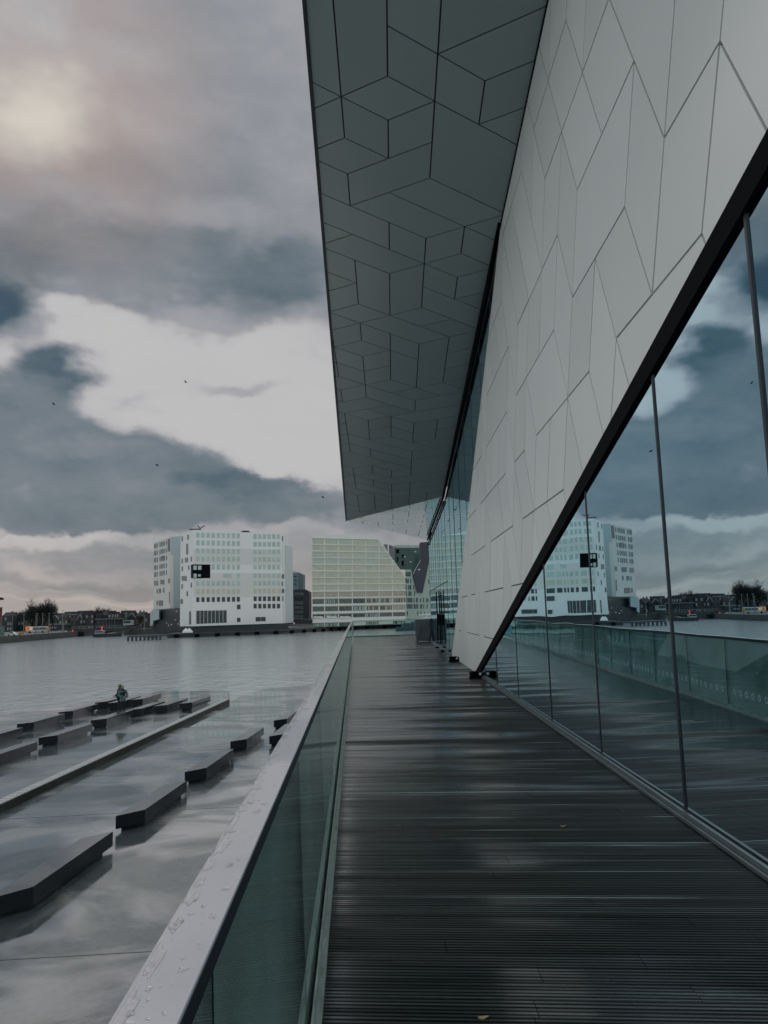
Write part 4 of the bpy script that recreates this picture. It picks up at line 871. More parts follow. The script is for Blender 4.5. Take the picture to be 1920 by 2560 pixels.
# ---- left shore
rnd = random.Random(31)
bricks = [mat('brick_%d' % i, c, .8, 0, .35, .5) for i, c in enumerate(((.055, .045, .045), (.075, .062, .055), (.045, .05, .055), (.10, .095, .085), (.06, .05, .06)))]
for i, nm_ in enumerate(('brown_brick', 'red_brick', 'slate_brick', 'pale_stucco', 'plum_brick')): bricks[i].name = nm_
ROOF = mat('roof_tile', (.03, .032, .038), .6, 0, .3, .5); PW = mat('window_pale', (.28, .31, .31), .4, 0, .3, 1); PD = mat('window_dark', (.02, .025, .03), .2); TRIM = mat('house_trim', (.30, .31, .30), .6)
houses = [ # x0,x1 (px), roof y, kind, colour, label
 (5, 31, 1531, 'gable_side', 2, 'dark corner house with two pale dormers next to the red brick building'),
 (31, 45, 1536, 'flat', 0, 'narrow dark house with a pale roof strip, just right of the dormer house'),
 (45, 60, 1535, 'flat', 2, 'slate grey house behind the parked white car'),
 (60, 82, 1538, 'flat', 3, 'pale fronted house left of the big bare tree'),
 (82, 108, 1536, 'flat', 1, 'dark house hidden behind the big bare tree trunk'),
 (108, 127, 1537, 'flat', 0, 'dark brown house at the right side of the big bare tree'),
 (129, 148, 1540, 'gable', 2, 'grey house with a white-edged pointed gable'),
 (148, 170, 1533, 'hip', 1, 'brown house with a raised attic right of the pointed gable'),
 (170, 194, 1535, 'flat', 3, 'pale wide house with two round attic openings'),
 (194, 207, 1538, 'gable', 2, 'slim slate house beside a church-like spire'),
 (207, 234, 1535, 'flat', 0, 'broad dark brick house behind the bridge'),
 (234, 250, 1532, 'flat', 4, 'plum brick house below the left one of two small trees'),
 (250, 270, 1529, 'hip', 2, 'tall slate house between the two small bare trees'),
 (270, 286, 1530, 'flat', 0, 'brown house with stepped roof right of the small trees'),
 (286, 297, 1532, 'flat', 4, 'narrow plum house left of the cream house'),
 (297, 319, 1532, 'flat', 3, 'cream four-storey house behind the bridge keeper cabin'),
 (319, 340, 1535, 'gable', 2, 'grey house with small gable right of the cream house'),
 (340, 362, 1530, 'hip', 1, 'brown house with zigzag dormers near the white wing'),
 (362, 392, 1533, 'flat', 0, 'dark brown house partly hidden by the narrow white block')]
for (x0, x1, ry_, kind_, ci, lab) in houses:
    Yh = 450+rnd.uniform(-6, 6); a = D(x0, ry_, Yh); c = D(x1, ry_, Yh); zt_ = a.z; z0 = -3.0
    t = thing('row_house', ((a.x+c.x)/2, Yh, z0), lab, 'house', 'row houses on the far quay')
    o = MB(); eave = zt_-(2.2 if kind_ != 'flat' else .4); o.box((a.x, Yh, z0), (c.x-.06, Yh+9, eave)); o.build('wall', bricks[ci], t)
    o = MB(); xm = (a.x+c.x)/2
    if kind_ == 'gable': o.prism([(a.x, Yh-.1, eave), (c.x-.06, Yh-.1, eave), (xm, Yh-.1, zt_+.4)], (0, 9, 0))
    elif kind_ == 'flat': o.box((a.x-.02, Yh-.25, eave), (c.x-.08, Yh+9, zt_))
    else: o.prism([(a.x, Yh-.1, eave), (c.x-.06, Yh-.1, eave), (c.x-1.3, Yh+2, zt_), (a.x+1.3, Yh+2, zt_)], (0, 7, 0))
    r_ = o.build('roof', ROOF, t)
    for _ in range(rnd.choice((1, 2))):
        o = MB(); cxx = rnd.uniform(a.x+.5, c.x-1); o.box((cxx, Yh+3, eave), (cxx+.6, Yh+4, zt_+rnd.uniform(.5, 1.1))); o.build('chimney', ROOF, r_)
    nw = max(2, int((x1-x0)/6.5)); ww = (c.x-a.x)/nw
    for f_ in range(3):
        for i in range(nw):
            if rnd.random() < .12: continue
            xx = a.x+ww*(i+.5); zz = z0+1.0+f_*2.9
            if zz+1.6 > eave: continue
            o = MB(); o.box((xx-ww*.27, Yh-.08, zz), (xx+ww*.27, Yh+.1, zz+1.6)); o.build('window', PW if rnd.random() < (.45 if ci != 3 else .15) else PD, t)
    if kind_ == 'gable' or ci == 3 or rnd.random() < .3:
        o = MB(); o.bar((a.x, Yh-.25, eave), (xm, Yh-.25, zt_+.45) if kind_ == 'gable' else (c.x, Yh-.3, eave), .3, .35)
        if kind_ == 'gable': o.bar((xm, Yh-.25, zt_+.45), (c.x, Yh-.25, eave), .3, .35)
        o.build('cornice', TRIM, t)
# more roofs behind
b = MB(); rnd = random.Random(77); xx = -260
while xx < -85:
    w_ = rnd.uniform(6, 12); h_ = rnd.uniform(5.5, 9.3); b.box((xx, 520, -3), (xx+w_, 532, h_)); xx += w_
b.build('distant_roofs', ROOF, kind='stuff', label='jumbled dark rooftops far behind the row houses', cat='rooftops')
BARK = mat('bark', (.028, .027, .027), .9, 0, .3, 2)
def tree(base, H_, spread, seed, label, lev=5, group='bare trees on the left shore', r0=.35, up=1.0):
    q = random.Random(seed); t = thing('bare_tree', tuple(base), label, 'tree', group)
    tk = MB(); cr = MB()
    def br(p, d, L, r, lv):
        mid = p+d*L*.5+Vector((q.gauss(0, .05), q.gauss(0, .05), 0))*L; e_ = p+d*L
        r = max(r, .035); (tk if lv >= lev else cr).tube([p, mid, e_], [r, r*.85, r*.66], 5 if lv >= lev else 3, cap=False)
        if lv == 0: return
        for _ in range(5 if lv == lev else 3):
            ax = Vector((q.gauss(0, 1), q.gauss(0, 1), q.gauss(0, .35))).normalized(); nd = (d+ax*spread+Vector((0, 0, up*.3))).normalized()
            br(p+d*L*q.uniform(.5, 1), nd, L*q.uniform(.68, .98), r*.62, lv-1)
    br(Vector(base), Vector((0, 0, 1)), H_*.12, r0, lev)
    tk.build('trunk', BARK, t); cr.build('crown', BARK, t)
p = D(92, 1583, 400); tree(Vector((p.x-2.5, 400, -3)), 34, .85, 5, 'biggest bare spreading tree behind the bus', 7, r0=.5); tree(Vector((p.x+2.6, 402, -3)), 33, .8, 8, 'dense bare tree right beside the biggest one behind the bus', 7, r0=.45)
p = D(134, 1580, 430); tree(Vector((p.x, 430, -3)), 21, .3, 12, 'small upright bare tree beside the pointed gable', 5)
p = D(244, 1575, 470); tree(Vector((p.x, 470, -3)), 29, .6, 14, 'left one of two small bare trees above the roofs', 6)
p = D(270, 1575, 470); tree(Vector((p.x, 470, -3)), 29, .6, 15, 'right one of two small bare trees above the roofs', 6)
p = D(350, 1575, 425); tree(Vector((p.x, 425, -3)), 20, .7, 16, 'dark bare tree in front of the houses near the white wing', 5)
# red building and canopy at the picture edge
rb_ = thing('red_brick_building', (-150, 290, -3), 'slice of a red brick building with a projecting dark roof at the left edge', 'building')
p = D(6, 1518, 300); q_ = D(-60, 1518, 300); o = MB(); o.prism([(q_.x-12, 300, -3), (p.x, 300, -3), (p.x, 300, p.z), (q_.x-12, 300, p.z)], (p.x/300*16, 16, 0)); o.build('wall', mat('bright_brick', (.13, .05, .035), .8, 0, .2, 1), rb_)
o = MB(); p2 = D(10, 1495, 296); o.prism([(q_.x-12, 296, p2.z-.5), (p2.x, 296, p2.z-.1), (p2.x-1.2, 296, p2.z+.35), (q_.x-12, 296, p2.z+1.2)], (p2.x/296*20, 20, 0)); o.build('roof', ROOF, rb_)
o = MB(); o.prism([(q_.x-12, 304, 1), (p.x-3.5, 304, 1), (p.x-3.5, 304, p2.z), (q_.x-12, 304, p2.z)], (-4, 8, 0)); o.build('upper_wall', DGW, rb_)
o = MB(); o.box((q_.x, 299.6, -3), (p.x+1.2, 299.9, .8)); o.build('shopfront', mat('teal_front', (.10, .16, .155), .5, 0, .5, 1), rb_)
# masts and lamp posts
LP = mat('post_grey', (.22, .23, .23), .5)
for (x, yt, yb, Y, lab) in ((32, 1537, 1580, 330, 'tall grey post between the white car and the corner house'), (60, 1536, 1576, 345, 'tall post with a small sign box left of the bus'), (90, 1540, 1570, 350, 'left post of the close pair in front of the big tree'), (93, 1534, 1570, 352, 'right post of the close pair in front of the big tree'), (107, 1534, 1570, 352, 'single pale post above the rear of the bus'), (123, 1534, 1585, 340, 'thick grey post beside the yellow sign'), (157, 1527, 1570, 352, 'post with lamp head over the raised attic house'), (159, 1555, 1578, 340, 'short post left of the bridge abutment'), (3, 1545, 1588, 300, 'post at the left picture edge'), (361, 1540, 1566, 330, 'slim T-shaped lamp post by the white wing'), (315, 1523, 1535, 449, 'thin roof mast with vane on the cream house'), (204, 1531, 1560, 448, 'pole with crossed arms on the slim slate house')):
    a = D(x, yt, Y); t = thing('lamp_post', (a.x, Y, -3), lab, 'post', 'posts along the left shore')
    o = MB(); o.tube([(a.x, Y, -3), (a.x, Y, a.z)], [.16, .11], 6); o.build('pole', LP, t)
    o = MB(); o.box((a.x-.5, Y-.15, a.z), (a.x+.5, Y+.15, a.z+.18)); o.build('lamp_head', LP, t)
# bus
p = D(93, 1583, 362); bx_ = p.x; gz = -3.0
bs = thing('city_bus', (bx_, 362, gz), 'white city bus with an orange lit front standing before the big bare tree', 'bus')
o = MB(); o.prism([(bx_-4.8, 361, gz+.4), (bx_+4.8, 361, gz+.4), (bx_+4.8, 361, gz+3.0), (bx_-4.6, 361, gz+3.0)], (0, 2.6, 0)); o.build('body', mat('bus_white', (.55, .57, .57), .35), bs, bevel=.15)
for k in range(5): o = MB(); o.box((bx_-3.2+k*1.55, 360.93, gz+1.5), (bx_-1.8+k*1.55, 361.05, gz+2.6)); o.build('window', mat('bus_window', (.10, .15, .15), .2) if k else mat('bus_lit', (.4, .3, .2), .4, emit=(1, .6, .3, .35)), bs)
o = MB(); o.box((bx_-5.1, 361, gz+1.3), (bx_-3.6, 363.5, gz+3.15)); o.build('front', mat('bus_front', (.45, .14, .06), .5, emit=(1, .35, .12, .35)), bs)
for k in (-3.1, 2.9):
    o = MB(); o.tube([(bx_+k, 360.9, gz+.5), (bx_+k, 361.3, gz+.5)], .5, 12); o.build('wheel', BLACK, bs)
# white car
p = D(30.5, 1587, 301)
cr_ = thing('parked_car', (p.x, 301, -3), 'small white car parked on the left quay', 'car')
o = MB(); o.prism([(p.x-1.7, 300.3, -2.7), (p.x+1.7, 300.3, -2.7), (p.x+1.7, 300.3, -2.1), (p.x+1.0, 300.3, -2.0), (p.x+.5, 300.3, -1.5), (p.x-.8, 300.3, -1.5), (p.x-1.3, 300.3, -2.0), (p.x-1.7, 300.3, -2.1)], (0, 1.6, 0)); o.build('body', WH, cr_, bevel=.08)
o = MB(); o.prism([(p.x+.9, 300.25, -2.02), (p.x+.45, 300.25, -1.6), (p.x-.75, 300.25, -1.6), (p.x-1.15, 300.25, -2.02)], (0, 1.7, 0)); o.build('window', DG, cr_)
for k in (-1.05, 1.05): o = MB(); o.tube([(p.x+k, 300.2, -2.68), (p.x+k, 300.5, -2.68)], .32, 12); o.build('wheel', BLACK, cr_)
# orange works tent and yellow sign
p = D(53, 1586, 310); o = MB(); o.origin = (p.x, 310, -3); o.tube([(p.x, 310, -3.0), (p.x, 310, -1.4)], [1.1, .05], 6); o.build('works_tent', mat('orange_cloth', (.45, .20, .09), .6), label='little orange cone-shaped tent right of the white car', cat='tent')
p = D(120, 1573, 338); t = thing('road_sign', (p.x, 338, -3), 'square yellow-orange sign behind the rear of the bus', 'sign'); o = MB(); o.box((p.x-.8, 337.9, p.z-.7), (p.x+.8, 338.1, p.z+.7)); o.build('panel', mat('sign_yellow', (.50, .30, .08), .5), t); o = MB(); o.tube([(p.x, 338.2, -3), (p.x, 338.2, p.z)], .1, 6); o.build('pole', LP, t)
# dark shop strip with white letters
p0, p1 = D(124, 1563, 440), D(166, 1563, 440); t = thing('shop_pavilion', ((p0.x+p1.x)/2, 440, -3), 'low dark pavilion with small white letters on its fascia', 'building')
o = MB(); o.box((p0.x, 440, -3), (p1.x, 446, p0.z)); o.build('wall', DARKB, t); o = MB(); o.box((p0.x-.3, 439.5, p0.z), (p1.x, 446.5, p0.z+.9)); o.build('roof', mat('fascia_grey', (.16, .17, .17), .6), t)
LET = {'I': [(0, 0, .3, 1)], 'P': [(0, 0, .25, 1), (0, .8, .7, 1), (0, .4, .7, .58), (.5, .5, .75, .9)], 'O': [(0, 0, .7, .2), (0, .8, .7, 1), (0, 0, .22, 1), (.5, 0, .72, 1)], 'S': [(0, 0, .7, .2), (0, .4, .7, .6), (0, .8, .7, 1), (.5, 0, .7, .6), (0, .4, .2, 1)]}
for k, chh in enumerate('IPOS'):
    pz = D(126+k*4.3, 1571, 439.9); o = MB()
    for (a, b2, c, d_) in LET[chh]: o.box((pz.x+a*.85, 439.7, pz.z+b2*.9), (pz.x+c*.85, 439.95, pz.z+d_*.9))
    o.build('letter', mat('sign_white', (.65, .68, .66), .5), t)
# bridge
bz0, bz1 = D(215, 1579, 385).z, D(215, 1571, 385).z; xa, xb = D(188, 1570, 385).x, D(250, 1570, 385).x
bd = thing('road_bridge', ((xa+xb)/2, 385, WZ), 'low dark road bridge crossing the canal mouth', 'bridge')
o = MB(); o.box((xa-2, 384, bz0), (xb+16, 396, bz1)); o.build('deck', DARKB, bd)
o = MB(); o.box((xa-2, 383.9, bz1+.9), (xb+16, 384.1, bz1+1.05)); o.build('parapet_rail', LP, bd)
for k in range(18): o = MB(); x = xa-1+k*1.7; o.box((x, 383.9, bz1), (x+.1, 384.05, bz1+.95)); o.build('baluster', LP, bd)
for x in (xa-3.2, xb-3.4): o = MB(); o.box((x, 383, WZ-1), (x+3.2, 397, bz1+.2)); o.build('pier', DARKB, bd)
o = MB(); p = D(190, 1567, 405); q_ = D(242, 1563, 405); o.bar((p.x, 405, p.z), (q_.x, 405, q_.z), 1.2, .9); o.build('counterweight_beam', DARKB, bd)
REDL = mat('red_signal', (.5, .03, .02), .5, emit=(1, .08, .05, .7))
for (x, y, Y, lab) in ((182, 1579, 382, 'red navigation light on the left bridge pier'), (254.5, 1571, 382, 'red navigation light on the right bridge pier')):
    p = D(x, y, Y); t = thing('signal_light', (p.x, Y, bz0), lab, 'signal', 'red bridge lights')
    for dz in (-.6, .5): o = MB(); o.tube([(p.x, Y-.2, p.z+dz), (p.x, Y+.3, p.z+dz)], .34, 8); o.build('lamp', REDL, t)
    o = MB(); o.box((p.x-.1, Y+.1, bz0), (p.x+.1, Y+.3, p.z+.8)); o.build('post', LP, t)
# bridge keeper's cabin, glass pavilion, barge
p0, p1 = D(311, 1563, 380), D(330, 1550, 380); t = thing('bridge_cabin', ((p0.x+p1.x)/2, 380, -3.9), 'raised pale bridge keeper cabin with a band of dark windows', 'building')
o = MB(); o.box((p0.x, 378, p0.z), (p1.x, 383, p1.z)); o.build('cabin', mat('cabin_grey', (.33, .36, .36), .5), t); o = MB(); o.box((p0.x+1.2, 379, -3.9), (p1.x-1, 382, p0.z)); o.build('shaft', DARKB, t)
for k in range(3): o = MB(); o.box((p0.x+.3+k*1.15, 377.9, p0.z+.9), (p0.x+1.25+k*1.15, 378.1, p1.z-.3)); o.build('window', DG, t)
p0, p1 = D(241, 1575, 400), D(288, 1548, 400); t = thing('glass_pavilion', ((p0.x+p1.x)/2, 400, -3.9), 'dark glass pavilion with flat roof beside the bridge', 'building')
o = MB(); o.box((p0.x, 400, -3.9), (p1.x, 410, p1.z)); o.build('wall', mat('pav_glass', (.03, .04, .045), .2, 0, .6, .8), t); o = MB(); o.box((p0.x-.6, 399, p1.z), (p1.x+.8, 411, p1.z+.5)); o.build('roof', mat('fascia_grey', (.16, .17, .17), .6), t)
for k in range(7): o = MB(); x = p0.x+1+k*1.4; o.box((x, 399.8, -3.5), (x+.12, 400.1, p1.z)); o.build('mullion', LP, t)
p = G(*zd(680, 845), WZ); boat('dark_barge', (p.x, p.y, WZ), 13, 4, 1.5, DARKB, mat('barge_white', (.4, .42, .42), .5), 'dark barge moored right of the bridge', (.05, .35, 1.5))
p = G(*zd(850, 815), WZ); boat('small_launch', (p.x, p.y-4, WZ), 7, 2.4, .7, mat('launch_grey', (.25, .28, .3), .5), WH, 'small pale launch moored in front of the canal wall', (.3, .6, .9))
qw = MB(); qw.origin = (-100, 383.9, WZ); qw.box((-131.2, 383.2, WZ-1), (-91, 383.95, -2.6)); qw.build('canal_wall', STONE, label='dark stone canal wall between the bridge and the pier', cat='wall')
# quay rail on the left shore
p = [Vector((-190, 179, -3)), Vector((-145.2, 287.6, -3)), Vector((-150, 339.6, -3)), Vector((-153.4, 378.6, -3))]
fr_ = thing('quay_railing', (-145, 288, -3), 'dark railing along the edge of the left quay', 'railing')
o = MB()
for a, b2 in zip(p, p[1:]): o.bar(a+Vector((0, 0, .9)), b2+Vector((0, 0, .9)), .08)
o.build('top_rail', DARKB, fr_)
for a, b2 in zip(p, p[1:]):
    n_ = int((b2-a).length/4)
    for k in range(n_): c = a.lerp(b2, k/n_); o = MB(); o.box((c.x-.05, c.y-.05, -3), (c.x+.05, c.y+.05, -2.1)); o.build('post', DARKB, fr_)
o = MB()
for a, b2 in zip(p[1:], p[2:]): o.prism([a+Vector((.1, 0, 0)), b2+Vector((.1, 0, 0)), b2+Vector((.5, 0, .0)), a+Vector((.5, 0, 0))], (0, 0, -3.2))
o.build('quay_wall', STONE, label='dark stone wall of the left quay', cat='wall')
# birds
for (x, y, lab) in ((465, 956, 'small dark bird in the bright gap just above the wisp of cloud'), (135, 1011, 'small dark bird under the dark puff of cloud at left'), (394, 1164, 'small dark bird before the long grey cloud bank'), (808, 1244, 'tiny bird close to the lower corner of the overhang')):
    c = D(x, y, 90); t = thing('bird', tuple(c), lab, 'bird', 'birds in the sky')
    o = MB(); o.tube([c+Vector((-.16, 0, -.03)), c+Vector((-.05, 0, 0)), c+Vector((.08, 0, .01)), c+Vector((.17, 0, .03))], [.01, .045, .05, .012], 6); o.build('body', BLACK, t)
    for s_ in (-1, 1):
        o = MB(); o.prism([c+Vector((-.05, 0, .02)), c+Vector((.06, 0, .02)), c+Vector((-.02, s_*.22, .16)), c+Vector((-.16, s_*.4, .08))], (0, 0, .012)); o.build('wing', BLACK, t)

# ------------------------------------------------------------------ water
def water_mat():
    m = bpy.data.materials.new('river_water'); n, l = nt(m); b = n['Principled BSDF']
    b.inputs['Base Color'].default_value = (.43, .47, .48, 1); b.inputs['Roughness'].default_value = .10; b.inputs['IOR'].default_value = 1.85
    b.inputs['Specular IOR Level'].default_value = .6
    tc = n.new('ShaderNodeTexCoord')
    hs = None
    for sc, st, am in ((1.6, (1, .55, 1), 1.6), (6.0, (1, .7, 1), .45), (.12, (1, .6, 1), 2.2), (.55, (1, .45, 1), 3.0)):
        mp = n.new('ShaderNodeMapping'); mp.inputs['Scale'].default_value = st; mp.inputs['Rotation'].default_value = (0, 0, .25); l.new(tc.outputs['Object'], mp.inputs[0])
        q = n.new('ShaderNodeTexNoise'); q.inputs['Scale'].default_value = sc; q.inputs['Detail'].default_value = 4; l.new(mp.outputs[0], q.inputs[0])
        mu = n.new('ShaderNodeMath'); mu.operation = 'MULTIPLY'; mu.inputs[1].default_value = am; l.new(q.outputs['Fac'], mu.inputs[0])
        if hs:
            ad = n.new('ShaderNodeMath'); l.new(hs, ad.inputs[0]); l.new(mu.outputs[0], ad.inputs[1]); hs = ad.outputs[0]
        else: hs = mu.outputs[0]
    bp = n.new('ShaderNodeBump'); bp.inputs['Strength'].default_value = .38; bp.inputs['Distance'].default_value = .18; l.new(hs, bp.inputs['Height']); l.new(bp.outputs[0], b.inputs['Normal'])
    return m
w = MB(); w.face([(-3000, -1500, WZ), (3000, -1500, WZ), (3000, 4500, WZ), (-3000, 4500, WZ)]); w.build('river_water', water_mat(), kind='structure')

# ------------------------------------------------------------------ sky and sun
wd_ = bpy.data.worlds.new('World'); scene.world = wd_; wd_.use_nodes = True
n = wd_.node_tree.nodes; l = wd_.node_tree.links; n.clear()
out = n.new('ShaderNodeOutputWorld')
SUNAZ, SUNEL = -24.5, 43.0
sky = n.new('ShaderNodeTexSky'); sky.sky_type = 'NISHITA'; sky.sun_disc = False; sky.sun_elevation = R(SUNEL); sky.sun_rotation = R(SUNAZ)
bg1 = n.new('ShaderNodeBackground'); bg1.inputs[1].default_value = .08; l.new(sky.outputs[0], bg1.inputs[0])
tc = n.new('ShaderNodeTexCoord'); sx = n.new('ShaderNodeSeparateXYZ'); l.new(tc.outputs['Generated'], sx.inputs[0])
def M(op, a, b=None, c=None, clampit=False):
    q = n.new('ShaderNodeMath'); q.operation = op; q.use_clamp = clampit
    for k, s in enumerate((a, b, c)):
        if s is None: continue
        if isinstance(s, (int, float)): q.inputs[k].default_value = s
        else: l.new(s, q.inputs[k])
    return q.outputs[0]
az = M('MULTIPLY', M('ARCTAN2', sx.outputs['X'], sx.outputs['Y']), 180/math.pi)
el = M('MULTIPLY', M('ARCSINE', sx.outputs['Z']), 180/math.pi)
cb = n.new('ShaderNodeCombineXYZ'); l.new(az, cb.inputs[0]); l.new(el, cb.inputs[1])
# wispy distortion of the cloud edges
def nz(vec, sc, det=5, rough=.55, st=(1, 1, 1), loc=(0, 0, 0)):
    mp = n.new('ShaderNodeMapping'); mp.inputs['Scale'].default_value = st; mp.inputs['Location'].default_value = loc; l.new(vec, mp.inputs[0])
    q = n.new('ShaderNodeTexNoise'); q.inputs['Scale'].default_value = sc; q.inputs['Detail'].default_value = det; q.inputs['Roughness'].default_value = rough; l.new(mp.outputs[0], q.inputs[0]); return q
dirv = tc.outputs['Generated']
w1 = nz(dirv, 5, 4, .5, (1, 1, 1.8)); w2 = nz(dirv, 2.2, 4, .5, (1, 1, 1.6), (3, 1, 7))
vm = n.new('ShaderNodeVectorMath'); vm.operation = 'SUBTRACT'; l.new(w1.outputs['Color'], vm.inputs[0]); vm.inputs[1].default_value = (.5, .5, .5)
vs = n.new('ShaderNodeVectorMath'); vs.operation = 'SCALE'; l.new(vm.outputs[0], vs.inputs[0]); vs.inputs['Scale'].default_value = 6.5
w8 = nz(dirv, 15, 6, .6, (1, 1, 1.6), (2, 8, 1)); v8 = n.new('ShaderNodeVectorMath'); v8.operation = 'MULTIPLY_ADD'; l.new(w8.outputs['Color'], v8.inputs[0]); v8.inputs[1].default_value = (3.0, 2.4, 0); v8.inputs[2].default_value = (-1.5, -1.2, 0)
v7 = n.new('ShaderNodeVectorMath'); v7.operation = 'ADD'; l.new(vs.outputs[0], v7.inputs[0]); l.new(v8.outputs[0], v7.inputs[1])
va = n.new('ShaderNodeVectorMath'); va.operation = 'ADD'; l.new(cb.outputs[0], va.inputs[0]); l.new(v7.outputs[0], va.inputs[1])
P = va.outputs[0]
def azel(x, y):
    v = ray(x, y).normalized(); return math.degrees(math.atan2(v.x, v.y)), math.degrees(math.asin(v.z))
def blob(x, y, rx, ry, rot=0, soft=.6, src=None):
    a, e = azel(x, y); k = 57.3/1900
    mp = n.new('ShaderNodeMapping'); mp.vector_type = 'TEXTURE'
    mp.inputs['Location'].default_value = (a, e, 0); mp.inputs['Rotation'].default_value = (0, 0, R(rot)); mp.inputs['Scale'].default_value = (rx*k, ry*k, 1)
    l.new(src or P, mp.inputs[0]); ln = n.new('ShaderNodeVectorMath'); ln.operation = 'LENGTH'; l.new(mp.outputs[0], ln.inputs[0])
    mr = n.new('ShaderNodeMapRange'); mr.interpolation_type = 'SMOOTHSTEP'; mr.inputs[1].default_value = 1-soft*.5; mr.inputs[2].default_value = 1+soft*.5; mr.inputs[3].default_value = 1; mr.inputs[4].default_value = 0
    l.new(ln.outputs['Value'], mr.inputs[0]); return mr.outputs[0]
def lerp(a, b, f): # a + (b-a) f ; b may be constant
    q = n.new('ShaderNodeMix'); q.data_type = 'FLOAT'
    for k, s in ((0, f), (2, a), (3, b)):
        if isinstance(s, (int, float)): q.inputs[k].default_value = s
        else: l.new(s, q.inputs[k])
    return q.outputs[0]
# density: 0 bright gap, 1 darkest cloud
base = M('MULTIPLY_ADD', w2.outputs['Fac'], 1.1, -.12)
dn = M('ADD', .47, M('MULTIPLY', M('SUBTRACT', w2.outputs['Fac'], .5), .55))
fine = M('MULTIPLY', M('SUBTRACT', w1.outputs['Fac'], .5), .22)
w9 = nz(dirv, 11, 7, .62, (1, 1, 2.0), (5, 2, 9)); fine = M('ADD', fine, M('MULTIPLY', M('SUBTRACT', w9.outputs['Fac'], .5), .34))
dn = M('ADD', dn, fine)
# beyond the picture: brighter sky behind the viewer and overhead
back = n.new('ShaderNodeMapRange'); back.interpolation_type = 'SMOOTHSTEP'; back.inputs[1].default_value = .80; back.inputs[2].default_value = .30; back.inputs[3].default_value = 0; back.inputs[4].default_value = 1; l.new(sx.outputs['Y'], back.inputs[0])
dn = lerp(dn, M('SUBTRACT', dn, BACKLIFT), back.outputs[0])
BL_ = [  # x, y, rx, ry, rot, value, strength, soft
 (150, 610, 340, 105, -14, .80, .9, 1), (480, 640, 200, 80, 0, .84, .8, 1), (660, 720, 230, 72, 8, .84, .85, .8), (340, 700, 260, 60, 0, .66, .7, 1),
 (330, 440, 380, 80, -12, .70, .8, 1.2), (620, 400, 260, 100, 20, .68, .6, 1.3), (560, 555, 150, 40, 0, .36, .55, 1), (760, 250, 120, 260, 0, .44, .5, 1.2), (540, 170, 260, 200, 0, .62, .6, 1.3), (300, 60, 300, 120, 0, .64, .65, 1.2),
 (-20, 700, 150, 110, 0, .88, .8, 1),
 (500, 985, 640, 205, -3, .03, 1, .55), (640, 1120, 330, 100, -10, .03, 1, .6), (150, 800, 200, 50, 6, .0, .95, .6), (-80, 905, 220, 55, 0, .06, .9, .6),
 (-40, 790, 88, 72, -20, .97, 1, .9),
 (600, 785, 140, 42, 8, .70, .8, .9),
 (140, 935, 112, 62, -8, .87, 1, .8), (60, 1010, 150, 62, 0, .78, .95, .7),
 (560, 972, 130, 14, 0, .52, .7, 1.3),
 (40, 1150, 330, 130, 4, .76, 1, .45), (300, 1200, 340, 100, -8, .78, 1, .45), (330, 1225, 300, 70, 0, .78, 1, .6), (640, 1248, 230, 50, -5, .80, 1, .5), (880, 1268, 170, 24, -6, .70, .9, .7),
 (330, 1290, 700, 40, -1, .76, 1, .8), (-300, 1180, 400, 150, 0, .78, 1, .6), (120, 1120, 180, 26, -6, .60, .5, 1.2), (420, 1230, 200, 16, 3, .88, .6, 1.2),
 (470, 1348, 500, 20, 0, .40, .85, 1), (90, 1342, 200, 16, 4, .22, .95, .8), (560, 1375, 420, 12, -2, .66, .7, 1),
 (250, 1392, 330, 12, 1, .58, .8, 1), (70, 1408, 78, 30, -8, .34, .85, .7), (145, 1425, 60, 18, 0, .36, .8, .8), (20, 1395, 60, 20, 0, .34, .8, .8),
 (300, 1445, 600, 20, 0, .66, .85, 1), (110, 1490, 260, 8, 1, .26, .95, 1), (330, 1468, 240, 6, 1, .44, .8, 1), (600, 1490, 900, 20, 0, .44, .6, 1), (400, 1532, 1200, 20, 0, .42, .85, 1), (60, 1458, 150, 7, 0, .34, .8, 1),
 (860, 1400, 260, 70, 0, .50, .7, 1),
]
for (x, y, rx, ry, rot, val, st, soft) in BL_:
    b_ = blob(x, y, rx, ry, rot, soft); dn = lerp(dn, M('ADD', val, M('MULTIPLY', fine, .8)), M('MULTIPLY', b_, st))
for (x, y, rx, ry, val) in ((325, 1222, 100, 48, .77), (25, 1055, 95, 50, .77)):
    dn = lerp(dn, M('ADD', val, fine), blob(x, y, rx, ry, 0, .8, cb.outputs[0]))
cr = n.new('ShaderNodeValToRGB'); l.new(dn, cr.inputs[0]); e = cr.color_ramp.elements
stops = [(0, (.44, .445, .445)), (.18, (.41, .415, .425)), (.36, (.335, .338, .352)), (.52, (.240, .256, .280)), (.66, (.178, .200, .225)), (.78, (.112, .146, .170)), (.90, (.045, .082, .108)), (1, (.008, .040, .072))]
while len(e) < len(stops): e.new(.5)
for k, (p, c) in enumerate(stops): e[k].position = p; e[k].color = c+(1,)
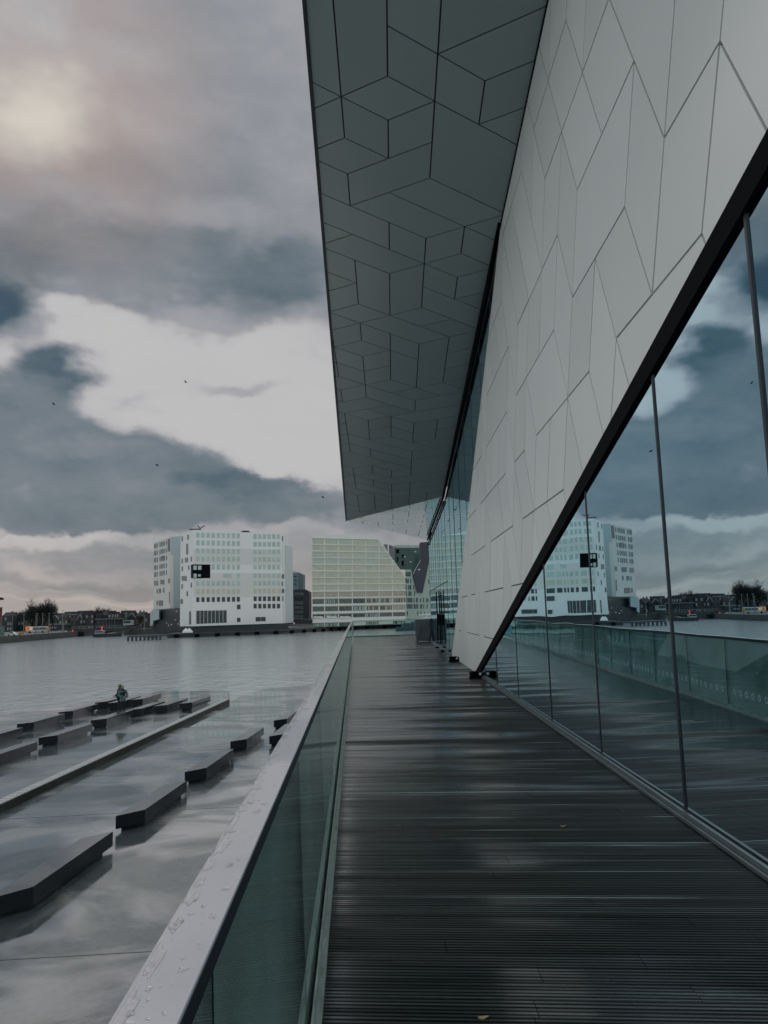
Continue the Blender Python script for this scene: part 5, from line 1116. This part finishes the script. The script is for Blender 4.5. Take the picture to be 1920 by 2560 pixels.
# warmth near the horizon and round the veiled sun
warm = n.new('ShaderNodeMix'); warm.data_type = 'RGBA'; warm.blend_type = 'MULTIPLY'; l.new(cr.outputs[0], warm.inputs[6]); warm.inputs[7].default_value = (1.15, .99, .90, 1)
hz = n.new('ShaderNodeMapRange'); hz.interpolation_type = 'SMOOTHSTEP'; hz.inputs[1].default_value = 0; hz.inputs[2].default_value = 9; hz.inputs[3].default_value = .9; hz.inputs[4].default_value = .15; l.new(el, hz.inputs[0])
l.new(hz.outputs[0], warm.inputs[0])
g1 = blob(90, 268, 125, 92, 0, 1.5); g2 = blob(105, 280, 300, 240, 0, 1.8)
w3 = n.new('ShaderNodeMix'); w3.data_type = 'RGBA'; l.new(warm.outputs[2], w3.inputs[6]); w3.inputs[7].default_value = (.42, .29, .24, 1); l.new(M('MULTIPLY', g2, .5), w3.inputs[0])
w4 = n.new('ShaderNodeMix'); w4.data_type = 'RGBA'; l.new(w3.outputs[2], w4.inputs[6]); w4.inputs[7].default_value = (.54, .51, .45, 1); l.new(g1, w4.inputs[0])
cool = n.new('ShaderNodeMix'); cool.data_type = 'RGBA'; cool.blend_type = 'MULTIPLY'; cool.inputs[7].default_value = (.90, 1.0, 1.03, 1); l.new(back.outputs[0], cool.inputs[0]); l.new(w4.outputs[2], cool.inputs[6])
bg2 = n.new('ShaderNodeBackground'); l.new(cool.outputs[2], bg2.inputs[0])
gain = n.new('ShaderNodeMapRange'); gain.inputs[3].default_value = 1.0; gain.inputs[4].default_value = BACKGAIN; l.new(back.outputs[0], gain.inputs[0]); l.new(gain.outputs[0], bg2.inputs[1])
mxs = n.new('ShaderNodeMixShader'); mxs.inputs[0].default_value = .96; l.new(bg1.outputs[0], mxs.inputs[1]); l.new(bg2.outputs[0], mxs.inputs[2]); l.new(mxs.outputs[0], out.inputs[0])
sl = bpy.data.lights.new('sun', 'SUN'); sl.energy = .5; sl.angle = R(24); sl.color = (1, .93, .85)
so = bpy.data.objects.new('sun', sl); col.objects.link(so)
sd = Vector((math.sin(R(SUNAZ))*math.cos(R(SUNEL)), math.cos(R(SUNAZ))*math.cos(R(SUNEL)), math.sin(R(SUNEL))))
so.rotation_euler = sd.to_track_quat('Z', 'Y').to_euler(); so.location = sd*100
scene.view_settings.view_transform = 'Standard'; scene.view_settings.look = 'None'; scene.view_settings.exposure = .18; scene.view_settings.gamma = 1
scene.render.engine = 'CYCLES'
